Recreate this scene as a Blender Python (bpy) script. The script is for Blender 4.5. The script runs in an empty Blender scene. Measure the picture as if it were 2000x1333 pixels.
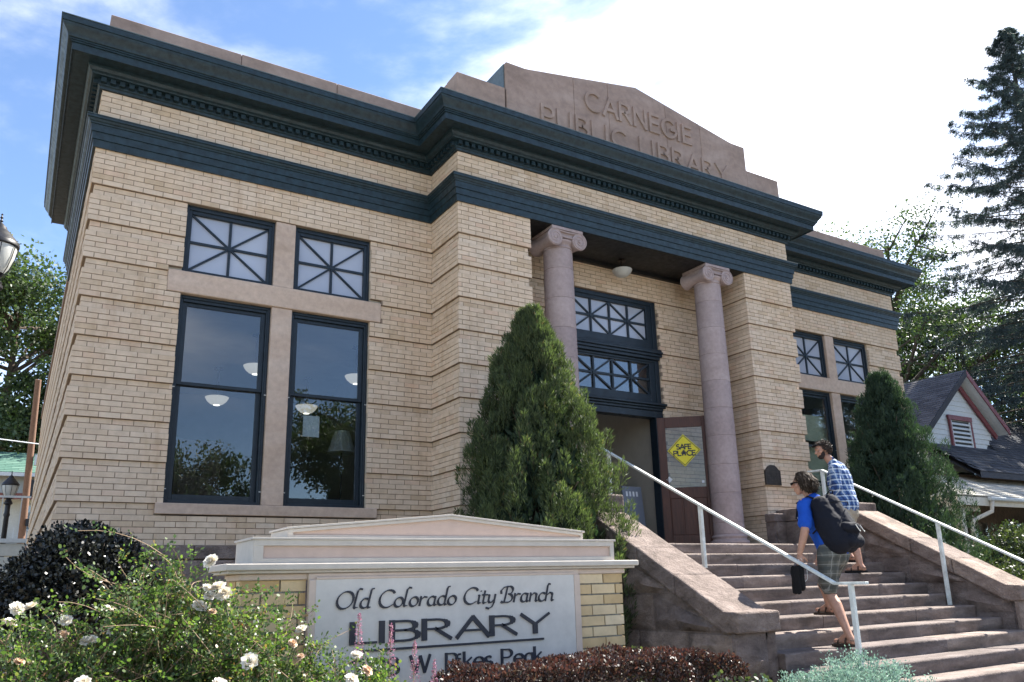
import bpy, bmesh, math, random
import numpy as np
from mathutils import Vector, Matrix, Euler
random.seed(7)
RG = np.random.default_rng(11)
PI = math.pi
rad = math.radians
SC = bpy.context.scene

# ------------------------------------------------------------------ camera
YAW, PITCH, ROLL = 0.5538, 0.2527, -0.0249
CAMP = (-0.3026, -9.5426, 1.6)
def cam_axes():
    F = Vector((math.sin(YAW)*math.cos(PITCH), math.cos(YAW)*math.cos(PITCH), math.sin(PITCH)))
    R = Vector((math.cos(YAW), -math.sin(YAW), 0))
    U = R.cross(F)
    R2 = R*math.cos(ROLL)+U*math.sin(ROLL)
    U2 = -R*math.sin(ROLL)+U*math.cos(ROLL)
    return F, R2, U2
F_, R_, U_ = cam_axes()
cd = bpy.data.cameras.new('camera')
cam = bpy.data.objects.new('camera', cd)
SC.collection.objects.link(cam)
cam.matrix_world = Matrix(((R_.x, U_.x, -F_.x, CAMP[0]), (R_.y, U_.y, -F_.y, CAMP[1]), (R_.z, U_.z, -F_.z, CAMP[2]), (0, 0, 0, 1)))
cd.sensor_width = 36.0
cd.sensor_fit = 'HORIZONTAL'
cd.lens = 1559.885/2000*36.0
cd.shift_y = 67.8/2000
cd.clip_start = 0.05
cd.clip_end = 2000
SC.camera = cam

# ------------------------------------------------------------------ world and sun
SUN_AZ, SUN_EL = rad(86), rad(48)
W = bpy.data.worlds.new('World'); SC.world = W; W.use_nodes = True
nt = W.node_tree; nt.nodes.clear()
N = nt.nodes.new; L = nt.links.new
out = N('ShaderNodeOutputWorld'); bg = N('ShaderNodeBackground')
sky = N('ShaderNodeTexSky'); sky.sky_type = 'NISHITA'; sky.sun_disc = False
sky.sun_elevation = SUN_EL; sky.sun_rotation = SUN_AZ
sky.altitude = 2600; sky.air_density = 1.0; sky.dust_density = 0.15; sky.ozone_density = 2.0
tc = N('ShaderNodeTexCoord')
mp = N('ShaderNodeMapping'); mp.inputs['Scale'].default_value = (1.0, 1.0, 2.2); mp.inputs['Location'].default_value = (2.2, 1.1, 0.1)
nz = N('ShaderNodeTexNoise'); nz.inputs['Scale'].default_value = 2.3; nz.inputs['Detail'].default_value = 9; nz.inputs['Roughness'].default_value = 0.56; nz.inputs['Distortion'].default_value = 0.35
dp = N('ShaderNodeVectorMath'); dp.operation = 'DOT_PRODUCT'
gd = Vector((math.sin(rad(57))*math.cos(rad(36)), math.cos(rad(57))*math.cos(rad(36)), math.sin(rad(36))))
dp.inputs[1].default_value = gd
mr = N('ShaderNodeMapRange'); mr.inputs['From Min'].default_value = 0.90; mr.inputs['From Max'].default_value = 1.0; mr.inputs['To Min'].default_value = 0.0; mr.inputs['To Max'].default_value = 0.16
ad = N('ShaderNodeMath'); ad.operation = 'ADD'
cr = N('ShaderNodeValToRGB'); cr.color_ramp.elements[0].position = 0.455; cr.color_ramp.elements[1].position = 1.0
cr.color_ramp.interpolation = 'EASE'
mx = N('ShaderNodeMix'); mx.data_type = 'RGBA'
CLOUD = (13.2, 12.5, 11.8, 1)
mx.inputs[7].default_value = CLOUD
L(tc.outputs['Generated'], mp.inputs['Vector']); L(mp.outputs[0], nz.inputs['Vector'])
L(tc.outputs['Generated'], dp.inputs[0]); L(dp.outputs['Value'], mr.inputs['Value'])
L(nz.outputs['Fac'], ad.inputs[0]); L(mr.outputs[0], ad.inputs[1]); L(ad.outputs[0], cr.inputs['Fac'])
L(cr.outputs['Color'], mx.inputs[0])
tint = N('ShaderNodeMix'); tint.data_type = 'RGBA'; tint.blend_type = 'MULTIPLY'; tint.inputs[0].default_value = 1.0
tint.inputs[7].default_value = (1.0, 1.0, 1.0, 1)
L(sky.outputs[0], tint.inputs[6]); L(tint.outputs[2], mx.inputs[6])
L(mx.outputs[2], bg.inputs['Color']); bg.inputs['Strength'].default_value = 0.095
L(bg.outputs[0], out.inputs['Surface'])
sd = bpy.data.lights.new('sun', 'SUN'); sd.energy = 5.0; sd.angle = rad(0.5); sd.color = (1.0, 0.95, 0.87)
sun = bpy.data.objects.new('sun', sd); SC.collection.objects.link(sun)
S_ = Vector((math.sin(SUN_AZ)*math.cos(SUN_EL), math.cos(SUN_AZ)*math.cos(SUN_EL), math.sin(SUN_EL)))
sun.rotation_euler = S_.to_track_quat('Z', 'Y').to_euler()
sun.location = (20, 20, 40)
vs = SC.view_settings
SC.display_settings.display_device = 'sRGB'
vs.view_transform = 'Standard'; vs.look = 'None'; vs.gamma = 1.0; vs.use_curve_mapping = False
vs.exposure = 1.85
SC.cycles.max_bounces = 8
SC.cycles.transparent_max_bounces = 24
SC.cycles.use_denoising = True

# ------------------------------------------------------------------ helpers
def proj(x, y, z):
    d = Vector((x, y, z))-Vector(CAMP); f = d.dot(F_)
    return 1000+1559.885*d.dot(R_)/f, 734.3-1559.885*d.dot(U_)/f

class MB:
    """collects faces, then becomes one mesh"""
    def __init__(s): s.v = []; s.f = []; s.r = []
    def add(s, vs_, fs, r=None):
        b = len(s.v); s.v += [tuple(q) for q in vs_]
        if r is None: r = random.random()
        for f in fs: s.f.append(tuple(b+i for i in f)); s.r.append(r)
        return s
    def box(s, x0, x1, y0, y1, z0, z1, r=None, skip=''):
        v = [(x0,y0,z0),(x1,y0,z0),(x1,y1,z0),(x0,y1,z0),(x0,y0,z1),(x1,y0,z1),(x1,y1,z1),(x0,y1,z1)]
        fs = {'b':(0,3,2,1),'t':(4,5,6,7),'f':(0,1,5,4),'r':(1,2,6,5),'k':(2,3,7,6),'l':(3,0,4,7)}
        s.add(v, [fs[k] for k in fs if k not in skip], r)
        return s
    def obox(s, o, u, w, n, r=None):
        """box from corner o spanned by three vectors"""
        o = Vector(o); u = Vector(u); w = Vector(w); n = Vector(n)
        v = [o, o+u, o+u+w, o+w, o+n, o+u+n, o+u+w+n, o+w+n]
        s.add(v, [(0,3,2,1),(4,5,6,7),(0,1,5,4),(1,2,6,5),(2,3,7,6),(3,0,4,7)], r); return s
    def bar(s, a, b, w, h, up=(0,0,1), r=None):
        a = Vector(a); b = Vector(b); d = (b-a); L_ = d.length
        if L_ < 1e-6: return s
        d.normalize(); side = d.cross(Vector(up))
        if side.length < 1e-4: side = d.cross(Vector((1,0,0)))
        side.normalize(); u2 = side.cross(d).normalized()
        s.obox(a-side*w/2-u2*h/2, side*w, d*L_, u2*h, r); return s
    def tube(s, pts, rads, n=8, r=None, caps=True):
        pts = [Vector(q) for q in pts]
        if not hasattr(rads, '__len__'): rads = [rads]*len(pts)
        vs_ = []; fs = []; prev = None
        for i, q in enumerate(pts):
            t = (pts[min(i+1, len(pts)-1)]-pts[max(i-1, 0)])
            if t.length < 1e-9: t = Vector((0,0,1))
            t.normalize()
            if prev is None:
                a = t.cross(Vector((0,0,1)))
                if a.length < 1e-3: a = t.cross(Vector((1,0,0)))
                a.normalize()
            else:
                a = prev-t*prev.dot(t)
                if a.length < 1e-6: a = t.orthogonal()
                a.normalize()
            prev = a; b = t.cross(a)
            for k in range(n):
                an = 2*PI*k/n
                vs_.append(q+(a*math.cos(an)+b*math.sin(an))*rads[i])
        for i in range(len(pts)-1):
            for k in range(n):
                k2 = (k+1) % n
                fs.append((i*n+k, i*n+k2, (i+1)*n+k2, (i+1)*n+k))
        if caps:
            fs.append(tuple(range(n-1, -1, -1))); fs.append(tuple((len(pts)-1)*n+k for k in range(n)))
        s.add(vs_, fs, r); return s
    def lathe(s, prof, c=(0,0,0), n=24, r=None, axis='z'):
        vs_ = []; fs = []
        for (rr, z) in prof:
            for k in range(n):
                a = 2*PI*k/n
                if axis == 'z': vs_.append((c[0]+rr*math.cos(a), c[1]+rr*math.sin(a), c[2]+z))
                else: vs_.append((c[0]+rr*math.cos(a), c[1]+z, c[2]+rr*math.sin(a)))
        for i in range(len(prof)-1):
            for k in range(n):
                k2 = (k+1) % n; q = (i*n+k, i*n+k2, (i+1)*n+k2, (i+1)*n+k)
                fs.append(q if axis == 'z' else q[::-1])
        if prof[0][0] > 1e-5:
            q = tuple(range(n-1, -1, -1)); fs.append(q if axis == 'z' else q[::-1])
        if prof[-1][0] > 1e-5:
            q = tuple((len(prof)-1)*n+k for k in range(n)); fs.append(q if axis == 'z' else q[::-1])
        s.add(vs_, fs, r); return s
    def prism(s, poly, a0, a1, axis='y', r=None):
        """poly of 2D points (x,z) for axis y, (y,z) for axis x, (x,y) for axis z"""
        n = len(poly)
        def P(q, t):
            return {'y': (q[0], t, q[1]), 'x': (t, q[0], q[1]), 'z': (q[0], q[1], t)}[axis]
        v = [P(q, a0) for q in poly]+[P(q, a1) for q in poly]
        fs = [tuple(range(n)), tuple(range(2*n-1, n-1, -1))]
        for i in range(n):
            j = (i+1) % n; fs.append((i, i+n, j+n, j))
        s.add(v, fs, r); return s
    def build(s, name, m=None, parent=None, smooth=False, loc=None):
        me = bpy.data.meshes.new(name)
        me.from_pydata(s.v, [], s.f); me.update()
        bm = bmesh.new(); bm.from_mesh(me); bmesh.ops.recalc_face_normals(bm, faces=bm.faces)
        bm.to_mesh(me); bm.free()
        at = me.attributes.new('rnd', 'FLOAT', 'FACE'); at.data.foreach_set('value', np.array(s.r, dtype=np.float32))
        if m: me.materials.append(m)
        if smooth: me.polygons.foreach_set('use_smooth', [True]*len(me.polygons))
        return link(name, me, parent, loc)

def link(name, me, parent=None, loc=None):
    o = bpy.data.objects.new(name, me); SC.collection.objects.link(o)
    if parent is not None:
        o.parent = parent
        if loc is not None: o.location = loc
        elif me is not None:  # vertices are in world space
            o.location = -parent_world(parent)
    elif loc is not None: o.location = loc
    return o
def parent_world(p):
    v = Vector((0,0,0))
    while p is not None:
        v = v+p.location; p = p.parent
    return v
def empty(name, loc, label, cat, group=None):
    o = bpy.data.objects.new(name, None); SC.collection.objects.link(o); o.location = loc
    o.empty_display_size = 0.2
    return tag(o, label, cat, group)
def tag(o, label=None, cat=None, group=None, kind=None):
    if label: o['label'] = label
    if cat: o['category'] = cat
    if group: o['group'] = group
    if kind: o['kind'] = kind
    return o
def bevel(o, w=0.01, seg=2, ang=35):
    m = o.modifiers.new('bevel', 'BEVEL'); m.width = w; m.segments = seg; m.limit_method = 'ANGLE'; m.angle_limit = rad(ang)
    return o
def smooth_ang(o, a=40):
    me = o.data
    me.polygons.foreach_set('use_smooth', [True]*len(me.polygons))
    try: me.set_sharp_from_angle(angle=rad(a))
    except Exception: pass
    return o

# fast mesh made of many separate small polygons (leaves, sprays)
def cards(name, V, nv, m, parent=None, rnd=None, smooth=False):
    """V: (N*nv,3) array; each consecutive nv vertices make one polygon"""
    V = np.asarray(V, dtype=np.float32); n = len(V)//nv
    me = bpy.data.meshes.new(name)
    me.vertices.add(n*nv); me.vertices.foreach_set('co', V.ravel())
    me.loops.add(n*nv); me.loops.foreach_set('vertex_index', np.arange(n*nv, dtype=np.int32))
    me.polygons.add(n); me.polygons.foreach_set('loop_start', np.arange(0, n*nv, nv, dtype=np.int32))
    me.polygons.foreach_set('loop_total', np.full(n, nv, dtype=np.int32))
    me.update(calc_edges=True); me.validate()
    if rnd is None: rnd = RG.random(n)
    at = me.attributes.new('rnd', 'FLOAT', 'FACE'); at.data.foreach_set('value', rnd.astype(np.float32))
    if m: me.materials.append(m)
    return link(name, me, parent)
def unit(a): return a/np.maximum(np.linalg.norm(a, axis=1, keepdims=True), 1e-9)
def leaf_quads(C, D, Nn, ln, wd, bend=0.0):
    """rhombus leaves: base C, direction D, normal Nn; 4 verts each"""
    D = unit(D); S = unit(np.cross(D, Nn)); Nn = unit(np.cross(S, D))
    ln = np.asarray(ln).reshape(-1, 1); wd = np.asarray(wd).reshape(-1, 1)
    a = C; b = C+D*ln*0.45+S*wd*0.5+Nn*bend*ln; c = C+D*ln; d = C+D*ln*0.45-S*wd*0.5+Nn*bend*ln
    return np.stack([a, b, c, d], axis=1).reshape(-1, 3)
def leaf_hex(C, D, Nn, ln, wd):
    D = unit(D); S = unit(np.cross(D, Nn))
    ln = np.asarray(ln).reshape(-1, 1); wd = np.asarray(wd).reshape(-1, 1)
    q = [C, C+D*ln*.25+S*wd*.42, C+D*ln*.65+S*wd*.45, C+D*ln, C+D*ln*.65-S*wd*.45, C+D*ln*.25-S*wd*.42]
    return np.stack(q, axis=1).reshape(-1, 3)
def rdir(n): return unit(RG.normal(size=(n, 3)))

# ------------------------------------------------------------------ materials
def lin(r, g, b):
    f = lambda c: (c/255/12.92) if c/255 <= 0.04045 else ((c/255+0.055)/1.055)**2.4
    return (f(r), f(g), f(b), 1)
class NT:
    def __init__(s, name):
        s.m = bpy.data.materials.new(name); s.m.use_nodes = True; s.t = s.m.node_tree; s.t.nodes.clear()
        s.o = s.t.nodes.new('ShaderNodeOutputMaterial')
    def n(s, k, **kw):
        a = s.t.nodes.new('ShaderNode'+k)
        for q, v in kw.items():
            if hasattr(a, q): setattr(a, q, v)
            else: a.inputs[q.replace('_', ' ')].default_value = v
        return a
    def l(s, a, b): s.t.links.new(a, b)
    def noise(s, scale, detail=6, rough=0.55, coord='Object', stretch=None, dist=0.0):
        t = s.n('TexCoord'); z = s.n('TexNoise'); z.inputs['Scale'].default_value = scale; z.inputs['Detail'].default_value = detail
        z.inputs['Roughness'].default_value = rough; z.inputs['Distortion'].default_value = dist
        if coord == 'World':
            g = s.n('NewGeometry'); src = g.outputs['Position']
        else: src = t.outputs[coord]
        if stretch:
            mpn = s.n('Mapping'); mpn.inputs['Scale'].default_value = stretch; s.l(src, mpn.inputs['Vector']); src = mpn.outputs[0]
        s.l(src, z.inputs['Vector']); return z.outputs['Fac']
    def ramp(s, fac, stops, interp='LINEAR'):
        r = s.n('ValToRGB'); e = r.color_ramp.elements
        while len(e) < len(stops): e.new(0.5)
        for i, (p_, c) in enumerate(stops): e[i].position = p_; e[i].color = c if len(c) == 4 else (*c, 1)
        r.color_ramp.interpolation = interp
        s.l(fac, r.inputs['Fac']); return r.outputs['Color']
    def mix(s, fac, a, b, mode='MIX'):
        x = s.n('Mix'); x.data_type = 'RGBA'; x.blend_type = mode
        for sock, v in ((0, fac), (6, a), (7, b)):
            if hasattr(v, 'node'): s.l(v, x.inputs[sock])
            else: x.inputs[sock].default_value = v if sock == 0 or len(v) == 4 else (*v, 1)
        return x.outputs[2]
    def attr(s, name='rnd'):
        a = s.n('Attribute'); a.attribute_name = name; return a.outputs['Fac']
    def objrnd(s): return s.n('ObjectInfo').outputs['Random']
    def bsdf(s, col, rough=0.7, bump=None, bstr=0.3, bdist=0.01, metal=0.0, spec=0.5, trans=None, extra=None):
        b = s.n('BsdfPrincipled')
        for sock, v in (('Base Color', col), ('Roughness', rough), ('Metallic', metal), ('Specular IOR Level', spec)):
            if hasattr(v, 'node'): s.l(v, b.inputs[sock])
            elif sock == 'Base Color': b.inputs[sock].default_value = v if len(v) == 4 else (*v, 1)
            else: b.inputs[sock].default_value = v
        if bump is not None:
            k = s.n('Bump'); k.inputs['Strength'].default_value = bstr; k.inputs['Distance'].default_value = bdist
            s.l(bump, k.inputs['Height']); s.l(k.outputs[0], b.inputs['Normal'])
        fin = b.outputs[0]
        if trans:   # thin leaf: part of the light passes through
            t = s.n('BsdfTranslucent'); c2 = trans[1]
            if hasattr(c2, 'node'): s.l(c2, t.inputs['Color'])
            else: t.inputs['Color'].default_value = c2 if len(c2) == 4 else (*c2, 1)
            ms = s.n('MixShader'); ms.inputs[0].default_value = trans[0]; s.l(fin, ms.inputs[1]); s.l(t.outputs[0], ms.inputs[2]); fin = ms.outputs[0]
        s.l(fin, s.o.inputs['Surface']); s.b = b
        return s.m

M = {}
def simple(name, col, rough=0.6, nscale=8, var=0.12, bump=0.15, bdist=0.004, metal=0.0, spec=0.5, coord='Object', stretch=None, detail=6):
    t = NT(name); z = t.noise(nscale, detail, coord=coord, stretch=stretch)
    c0 = tuple(max(0, c*(1-var*1.6)) for c in col[:3]); c1 = tuple(min(1, c*(1+var*1.6)) for c in col[:3])
    M[name] = t.bsdf(t.ramp(z, [(0.3, c0), (0.7, c1)]), rough, bump=z, bstr=bump, bdist=bdist, metal=metal, spec=spec)
    return M[name]

# brick: every brick has its own tone through the face attribute, plus stains with their own shape
def brick_mat(name, stops, dirt=True):
    t = NT(name)
    r1 = t.attr('rnd'); col = t.ramp(r1, stops)
    z1 = t.noise(0.55, 5, 0.6, 'World'); z2 = t.noise(9, 6, 0.6, 'World'); z3 = t.noise(120, 3, 0.7, 'World')
    col = t.mix(t.ramp(z1, [(0.35, (0, 0, 0)), (0.7, (1, 1, 1))]), col, t.mix(1.0, col, (1.0, 0.95, 0.88), 'MULTIPLY'))
    col = t.mix(1.0, col, t.ramp(z2, [(0.25, (0.83, 0.82, 0.80)), (0.65, (1.06, 1.05, 1.03))]), 'MULTIPLY')
    if dirt:
        z4 = t.noise(1.6, 7, 0.65, 'World', stretch=(2.2, 2.2, 0.35))
        col = t.mix(1.0, col, t.ramp(z4, [(0.54, (1, 1, 1)), (0.76, (0.80, 0.73, 0.66))]), 'MULTIPLY')
    M[name] = t.bsdf(col, 0.85, bump=z3, bstr=0.35, bdist=0.0015, spec=0.25)
brick_mat('buff_brick', [(0.0, (0.54, 0.42, 0.30)), (0.12, (0.60, 0.475, 0.355)), (0.5, (0.635, 0.51, 0.39)), (0.85, (0.655, 0.54, 0.425)), (1.0, (0.62, 0.465, 0.35))])
brick_mat('sign_brick', [(0.0, (0.50, 0.36, 0.19)), (0.5, (0.62, 0.48, 0.29)), (1.0, (0.68, 0.56, 0.38))], dirt=False)
simple('mortar', (0.26, 0.195, 0.145), 0.95, 40, 0.15, 0.3, 0.002)
simple('sign_mortar', (0.25, 0.24, 0.21), 0.95, 40, 0.15, 0.3, 0.002)
def sandstone(name, a, b, c, sc=3.0, bump=0.5, bd=0.02, streak=(1, 1, 1)):
    t = NT(name); z = t.noise(sc, 9, 0.62, 'World', stretch=streak, dist=0.4); z2 = t.noise(sc*9, 6, 0.65, 'World'); r = t.objrnd(); ra = t.attr()
    col = t.ramp(z, [(0.28, a), (0.5, b), (0.72, c)])
    col = t.mix(1.0, col, t.ramp(z2, [(0.25, (0.80, 0.79, 0.80)), (0.7, (1.08, 1.07, 1.06))]), 'MULTIPLY')
    col = t.mix(1.0, col, t.ramp(ra, [(0.0, (0.72, 0.72, 0.75)), (1.0, (1.16, 1.13, 1.08))] if name in ('mauve_stone', 'step_stone') else [(0.0, (0.90, 0.89, 0.90)), (1.0, (1.06, 1.05, 1.04))]), 'MULTIPLY')
    h = t.n('Math'); h.operation = 'ADD'; t.l(z, h.inputs[0]); t.l(z2, h.inputs[1])
    M[name] = t.bsdf(col, 0.88, bump=h.outputs[0], bstr=bump, bdist=bd, spec=0.25)
sandstone('mauve_stone', (0.115, 0.090, 0.076), (0.22, 0.174, 0.15), (0.34, 0.28, 0.245), 4.2, 0.9, 0.025, (1, 1, 1.8))
sandstone('step_stone', (0.092, 0.074, 0.064), (0.185, 0.150, 0.133), (0.305, 0.258, 0.235), 3.2, 0.8, 0.014, (0.6, 1.2, 2.5))
sandstone('column_stone', (0.34, 0.272, 0.257), (0.39, 0.315, 0.300), (0.435, 0.36, 0.345), 2.0, 0.15, 0.004)
sandstone('trim_stone', (0.47, 0.355, 0.265), (0.53, 0.41, 0.32), (0.57, 0.46, 0.37), 1.5, 0.15, 0.004, (0.5, 1, 2.0))
sandstone('parapet_stone', (0.24, 0.175, 0.14), (0.335, 0.25, 0.205), (0.41, 0.32, 0.27), 1.3, 0.3, 0.006, (0.7, 1, 1.6))
def paint(name, col, rough=0.45, var=0.08):
    t = NT(name); z = t.noise(14, 6, 0.6, 'World'); zz = t.noise(60, 3, 0.5, 'World')
    c0 = tuple(c*(1-var*2) for c in col); c1 = tuple(c*(1+var*2) for c in col)
    M[name] = t.bsdf(t.ramp(z, [(0.3, c0), (0.7, c1)]), t.ramp(z, [(0.3, (rough+0.12,)*3), (0.7, (rough-0.05,)*3)]), bump=zz, bstr=0.08, bdist=0.002, spec=0.4)
    return M[name]
paint('teal_paint', (0.011, 0.026, 0.034), 0.42, 0.2)
paint('window_paint', (0.009, 0.017, 0.025), 0.40)
paint('dark_paint', (0.010, 0.011, 0.012), 0.5)
paint('flashing', (0.09, 0.12, 0.125), 0.4)
paint('white_rail', (0.62, 0.65, 0.61), 0.45, 0.10)
paint('sign_stucco', (0.50, 0.45, 0.39), 0.75, 0.03)
paint('sign_panel', (0.52, 0.39, 0.32), 0.75, 0.03)
paint('sign_face', (0.54, 0.515, 0.475), 0.6, 0.03)
paint('sign_letter', (0.022, 0.024, 0.035), 0.5, 0.1)
paint('sign_base', (0.55, 0.44, 0.36), 0.75, 0.03)
paint('black_iron', (0.012, 0.012, 0.014), 0.4, 0.2)
paint('bronze', (0.028, 0.020, 0.016), 0.45, 0.2)
paint('white_plastic', (0.72, 0.72, 0.68), 0.5, 0.02)
paint('reflection_board', (0.78, 0.76, 0.50), 0.7, 0.02)  # bright yellow stands in for light reflected in the right wing window
paint('yellow_sign', (0.72, 0.62, 0.03), 0.5, 0.03)
paint('white_card', (0.66, 0.68, 0.70), 0.6, 0.02)
def wood(name, a, b, sc=6, st=(8, 8, 0.6), rough=0.5):
    t = NT(name); z = t.noise(sc, 8, 0.65, 'Object', stretch=st, dist=0.6)
    M[name] = t.bsdf(t.ramp(z, [(0.3, a), (0.7, b)]), rough, bump=z, bstr=0.25, bdist=0.003, spec=0.4)
wood('door_wood', (0.040, 0.013, 0.007), (0.095, 0.032, 0.016))
wood('pole_wood', (0.12, 0.06, 0.035), (0.22, 0.125, 0.08), 4, (9, 9, 0.5), 0.8)
# glass: thin pane, mirror layer over clear
def glass(name, tint_, k0, k1, rough=0.0):
    t = NT(name); lw = t.n('LayerWeight'); lw.inputs['Blend'].default_value = 0.35
    f = t.n('MapRange'); f.inputs['To Min'].default_value = k0; f.inputs['To Max'].default_value = k1; t.l(lw.outputs['Facing'], f.inputs['Value'])
    tr = t.n('BsdfTransparent'); tr.inputs['Color'].default_value = tint_
    gl = t.n('BsdfGlossy'); gl.inputs['Roughness'].default_value = rough; gl.inputs['Color'].default_value = (0.92, 0.90, 0.88, 1)
    z = t.noise(1.1, 2, 0.4, 'World'); k = t.n('Bump'); k.inputs['Strength'].default_value = 0.12; k.inputs['Distance'].default_value = 0.01; t.l(z, k.inputs['Height']); t.l(k.outputs[0], gl.inputs['Normal'])
    ms = t.n('MixShader'); t.l(f.outputs[0], ms.inputs[0]); t.l(tr.outputs[0], ms.inputs[1]); t.l(gl.outputs[0], ms.inputs[2])
    t.l(ms.outputs[0], t.o.inputs['Surface']); M[name] = t.m
glass('window_glass', (0.80, 0.84, 0.86, 1), 0.075, 0.34)
glass('door_glass', (0.80, 0.82, 0.80, 1), 0.03, 0.3)
t = NT('frosted_glass'); z = t.noise(1.2, 3, 0.5, 'World')
M['frosted_glass'] = t.bsdf(t.ramp(z, [(0.3, (0.34, 0.37, 0.44)), (0.7, (0.42, 0.45, 0.52))]), 0.12, spec=0.6)
def emis(name, col, s, base=(0.8, 0.8, 0.8)):
    t = NT(name); t.bsdf(base, 0.4); t.b.inputs['Emission Color'].default_value = (*col, 1); t.b.inputs['Emission Strength'].default_value = s; M[name] = t.m
emis('lit_bowl', (1, 0.90, 0.76), 0.16, (0.5, 0.46, 0.40))
emis('lit_bulb', (1, 0.93, 0.80), 0.8)
t = NT('milk_glass'); M['milk_glass'] = t.bsdf((0.62, 0.62, 0.58), 0.35, trans=(0.3, (0.7, 0.7, 0.65)))
simple('plaster', (0.42, 0.38, 0.31), 0.9, 6, 0.04, 0.05)
simple('ceiling_plaster', (0.60, 0.60, 0.58), 0.9, 6, 0.03, 0.05)
simple('carpet', (0.10, 0.09, 0.085), 0.95, 30, 0.15, 0.2)
simple('cabinet', (0.16, 0.10, 0.06), 0.6, 6, 0.1, 0.1)
simple('grey_board', (0.17, 0.19, 0.23), 0.5, 5, 0.05, 0.05)
# leaves
def leafm(name, stops, tcol, tr=0.35, rough=0.5, spec=0.4):
    t = NT(name); c = t.ramp(t.attr('rnd'), stops)
    M[name] = t.bsdf(c, rough, spec=spec, trans=(tr, t.mix(1.0, c, (*tcol, 1), 'MULTIPLY')))
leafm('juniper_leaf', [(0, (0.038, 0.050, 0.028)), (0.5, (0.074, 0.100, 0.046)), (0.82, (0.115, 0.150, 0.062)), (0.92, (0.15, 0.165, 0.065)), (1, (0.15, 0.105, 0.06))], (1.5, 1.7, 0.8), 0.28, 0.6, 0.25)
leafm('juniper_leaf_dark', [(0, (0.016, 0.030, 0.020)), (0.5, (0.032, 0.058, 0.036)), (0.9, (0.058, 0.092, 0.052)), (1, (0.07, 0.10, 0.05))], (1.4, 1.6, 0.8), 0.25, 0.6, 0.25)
leafm('rose_leaf', [(0, (0.030, 0.058, 0.022)), (0.45, (0.060, 0.105, 0.034)), (0.8, (0.105, 0.155, 0.050)), (0.94, (0.17, 0.20, 0.07)), (1, (0.20, 0.10, 0.06))], (1.7, 1.9, 0.8), 0.42, 0.42, 0.5)
leafm('tree_leaf', [(0, (0.026, 0.044, 0.020)), (0.5, (0.048, 0.076, 0.030)), (1, (0.088, 0.125, 0.048))], (1.5, 1.7, 0.8), 0.30, 0.5, 0.4)
leafm('spruce_leaf', [(0, (0.032, 0.048, 0.050)), (0.6, (0.060, 0.082, 0.084)), (1, (0.10, 0.125, 0.12))], (1.2, 1.4, 1.1), 0.25, 0.6, 0.3)
leafm('purple_leaf', [(0, (0.005, 0.007, 0.006)), (0.6, (0.010, 0.012, 0.010)), (0.92, (0.020, 0.022, 0.017)), (1, (0.05, 0.055, 0.04))], (1.3, 1.3, 1.0), 0.12, 0.38, 0.5)
leafm('hedge_leaf', [(0, (0.022, 0.016, 0.014)), (0.5, (0.046, 0.030, 0.027)), (0.8, (0.080, 0.046, 0.040)), (1, (0.07, 0.07, 0.045))], (1.7, 1.0, 0.8), 0.25, 0.45, 0.4)
leafm('shrub_leaf', [(0, (0.020, 0.028, 0.014)), (0.6, (0.042, 0.058, 0.026)), (1, (0.085, 0.10, 0.05))], (1.5, 1.7, 0.8), 0.3, 0.5, 0.4)
leafm('rue_leaf', [(0, (0.13, 0.20, 0.17)), (0.5, (0.20, 0.30, 0.26)), (1, (0.32, 0.42, 0.36))], (1.1, 1.3, 1.1), 0.25, 0.6, 0.3)
leafm('grass_blade', [(0, (0.045, 0.075, 0.02)), (0.7, (0.09, 0.13, 0.04)), (1, (0.22, 0.20, 0.09))], (1.5, 1.7, 0.7), 0.35, 0.6, 0.3)
leafm('petal', [(0, (0.74, 0.66, 0.50)), (0.4, (0.84, 0.80, 0.72)), (1, (0.88, 0.86, 0.82))], (1, 0.97, 0.9), 0.30, 0.55, 0.3)
leafm('petal_faded', [(0, (0.50, 0.34, 0.20)), (0.5, (0.72, 0.55, 0.40)), (1, (0.80, 0.66, 0.54))], (1, 0.9, 0.8), 0.30, 0.6, 0.3)
leafm('astilbe_petal', [(0, (0.30, 0.12, 0.20)), (1, (0.50, 0.28, 0.36))], (1, 0.9, 0.9), 0.30, 0.6, 0.3)
simple('bark', (0.085, 0.062, 0.045), 0.95, 14, 0.3, 0.6, 0.02, stretch=(3, 3, 0.6))
simple('stem', (0.085, 0.105, 0.04), 0.7, 30, 0.2, 0.1)
simple('dry_stem', (0.22, 0.15, 0.09), 0.8, 30, 0.2, 0.1)
# ------------------------------------------------------------------ library building
XI, XJ, XR, PP = 4.303, 10.926, 15.229, 0.815
XC = (XI+XJ)/2
PW = 1.161
G0, GP = 6.1525, 0.453
CH = GP/7
Z0 = G0-9*GP          # top of the stone base, 2.0755
ZB, ZA, ZF = 6.592, 6.952, 7.352
ZK, ZC = 7.561, 7.884
REC = 0.032
DB = 17.5             # depth of the side wall
building = empty('library_building', (0, 0, 0), 'single storey buff brick library with dark teal cornice, stone pediment and two stone columns', 'library')
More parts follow.
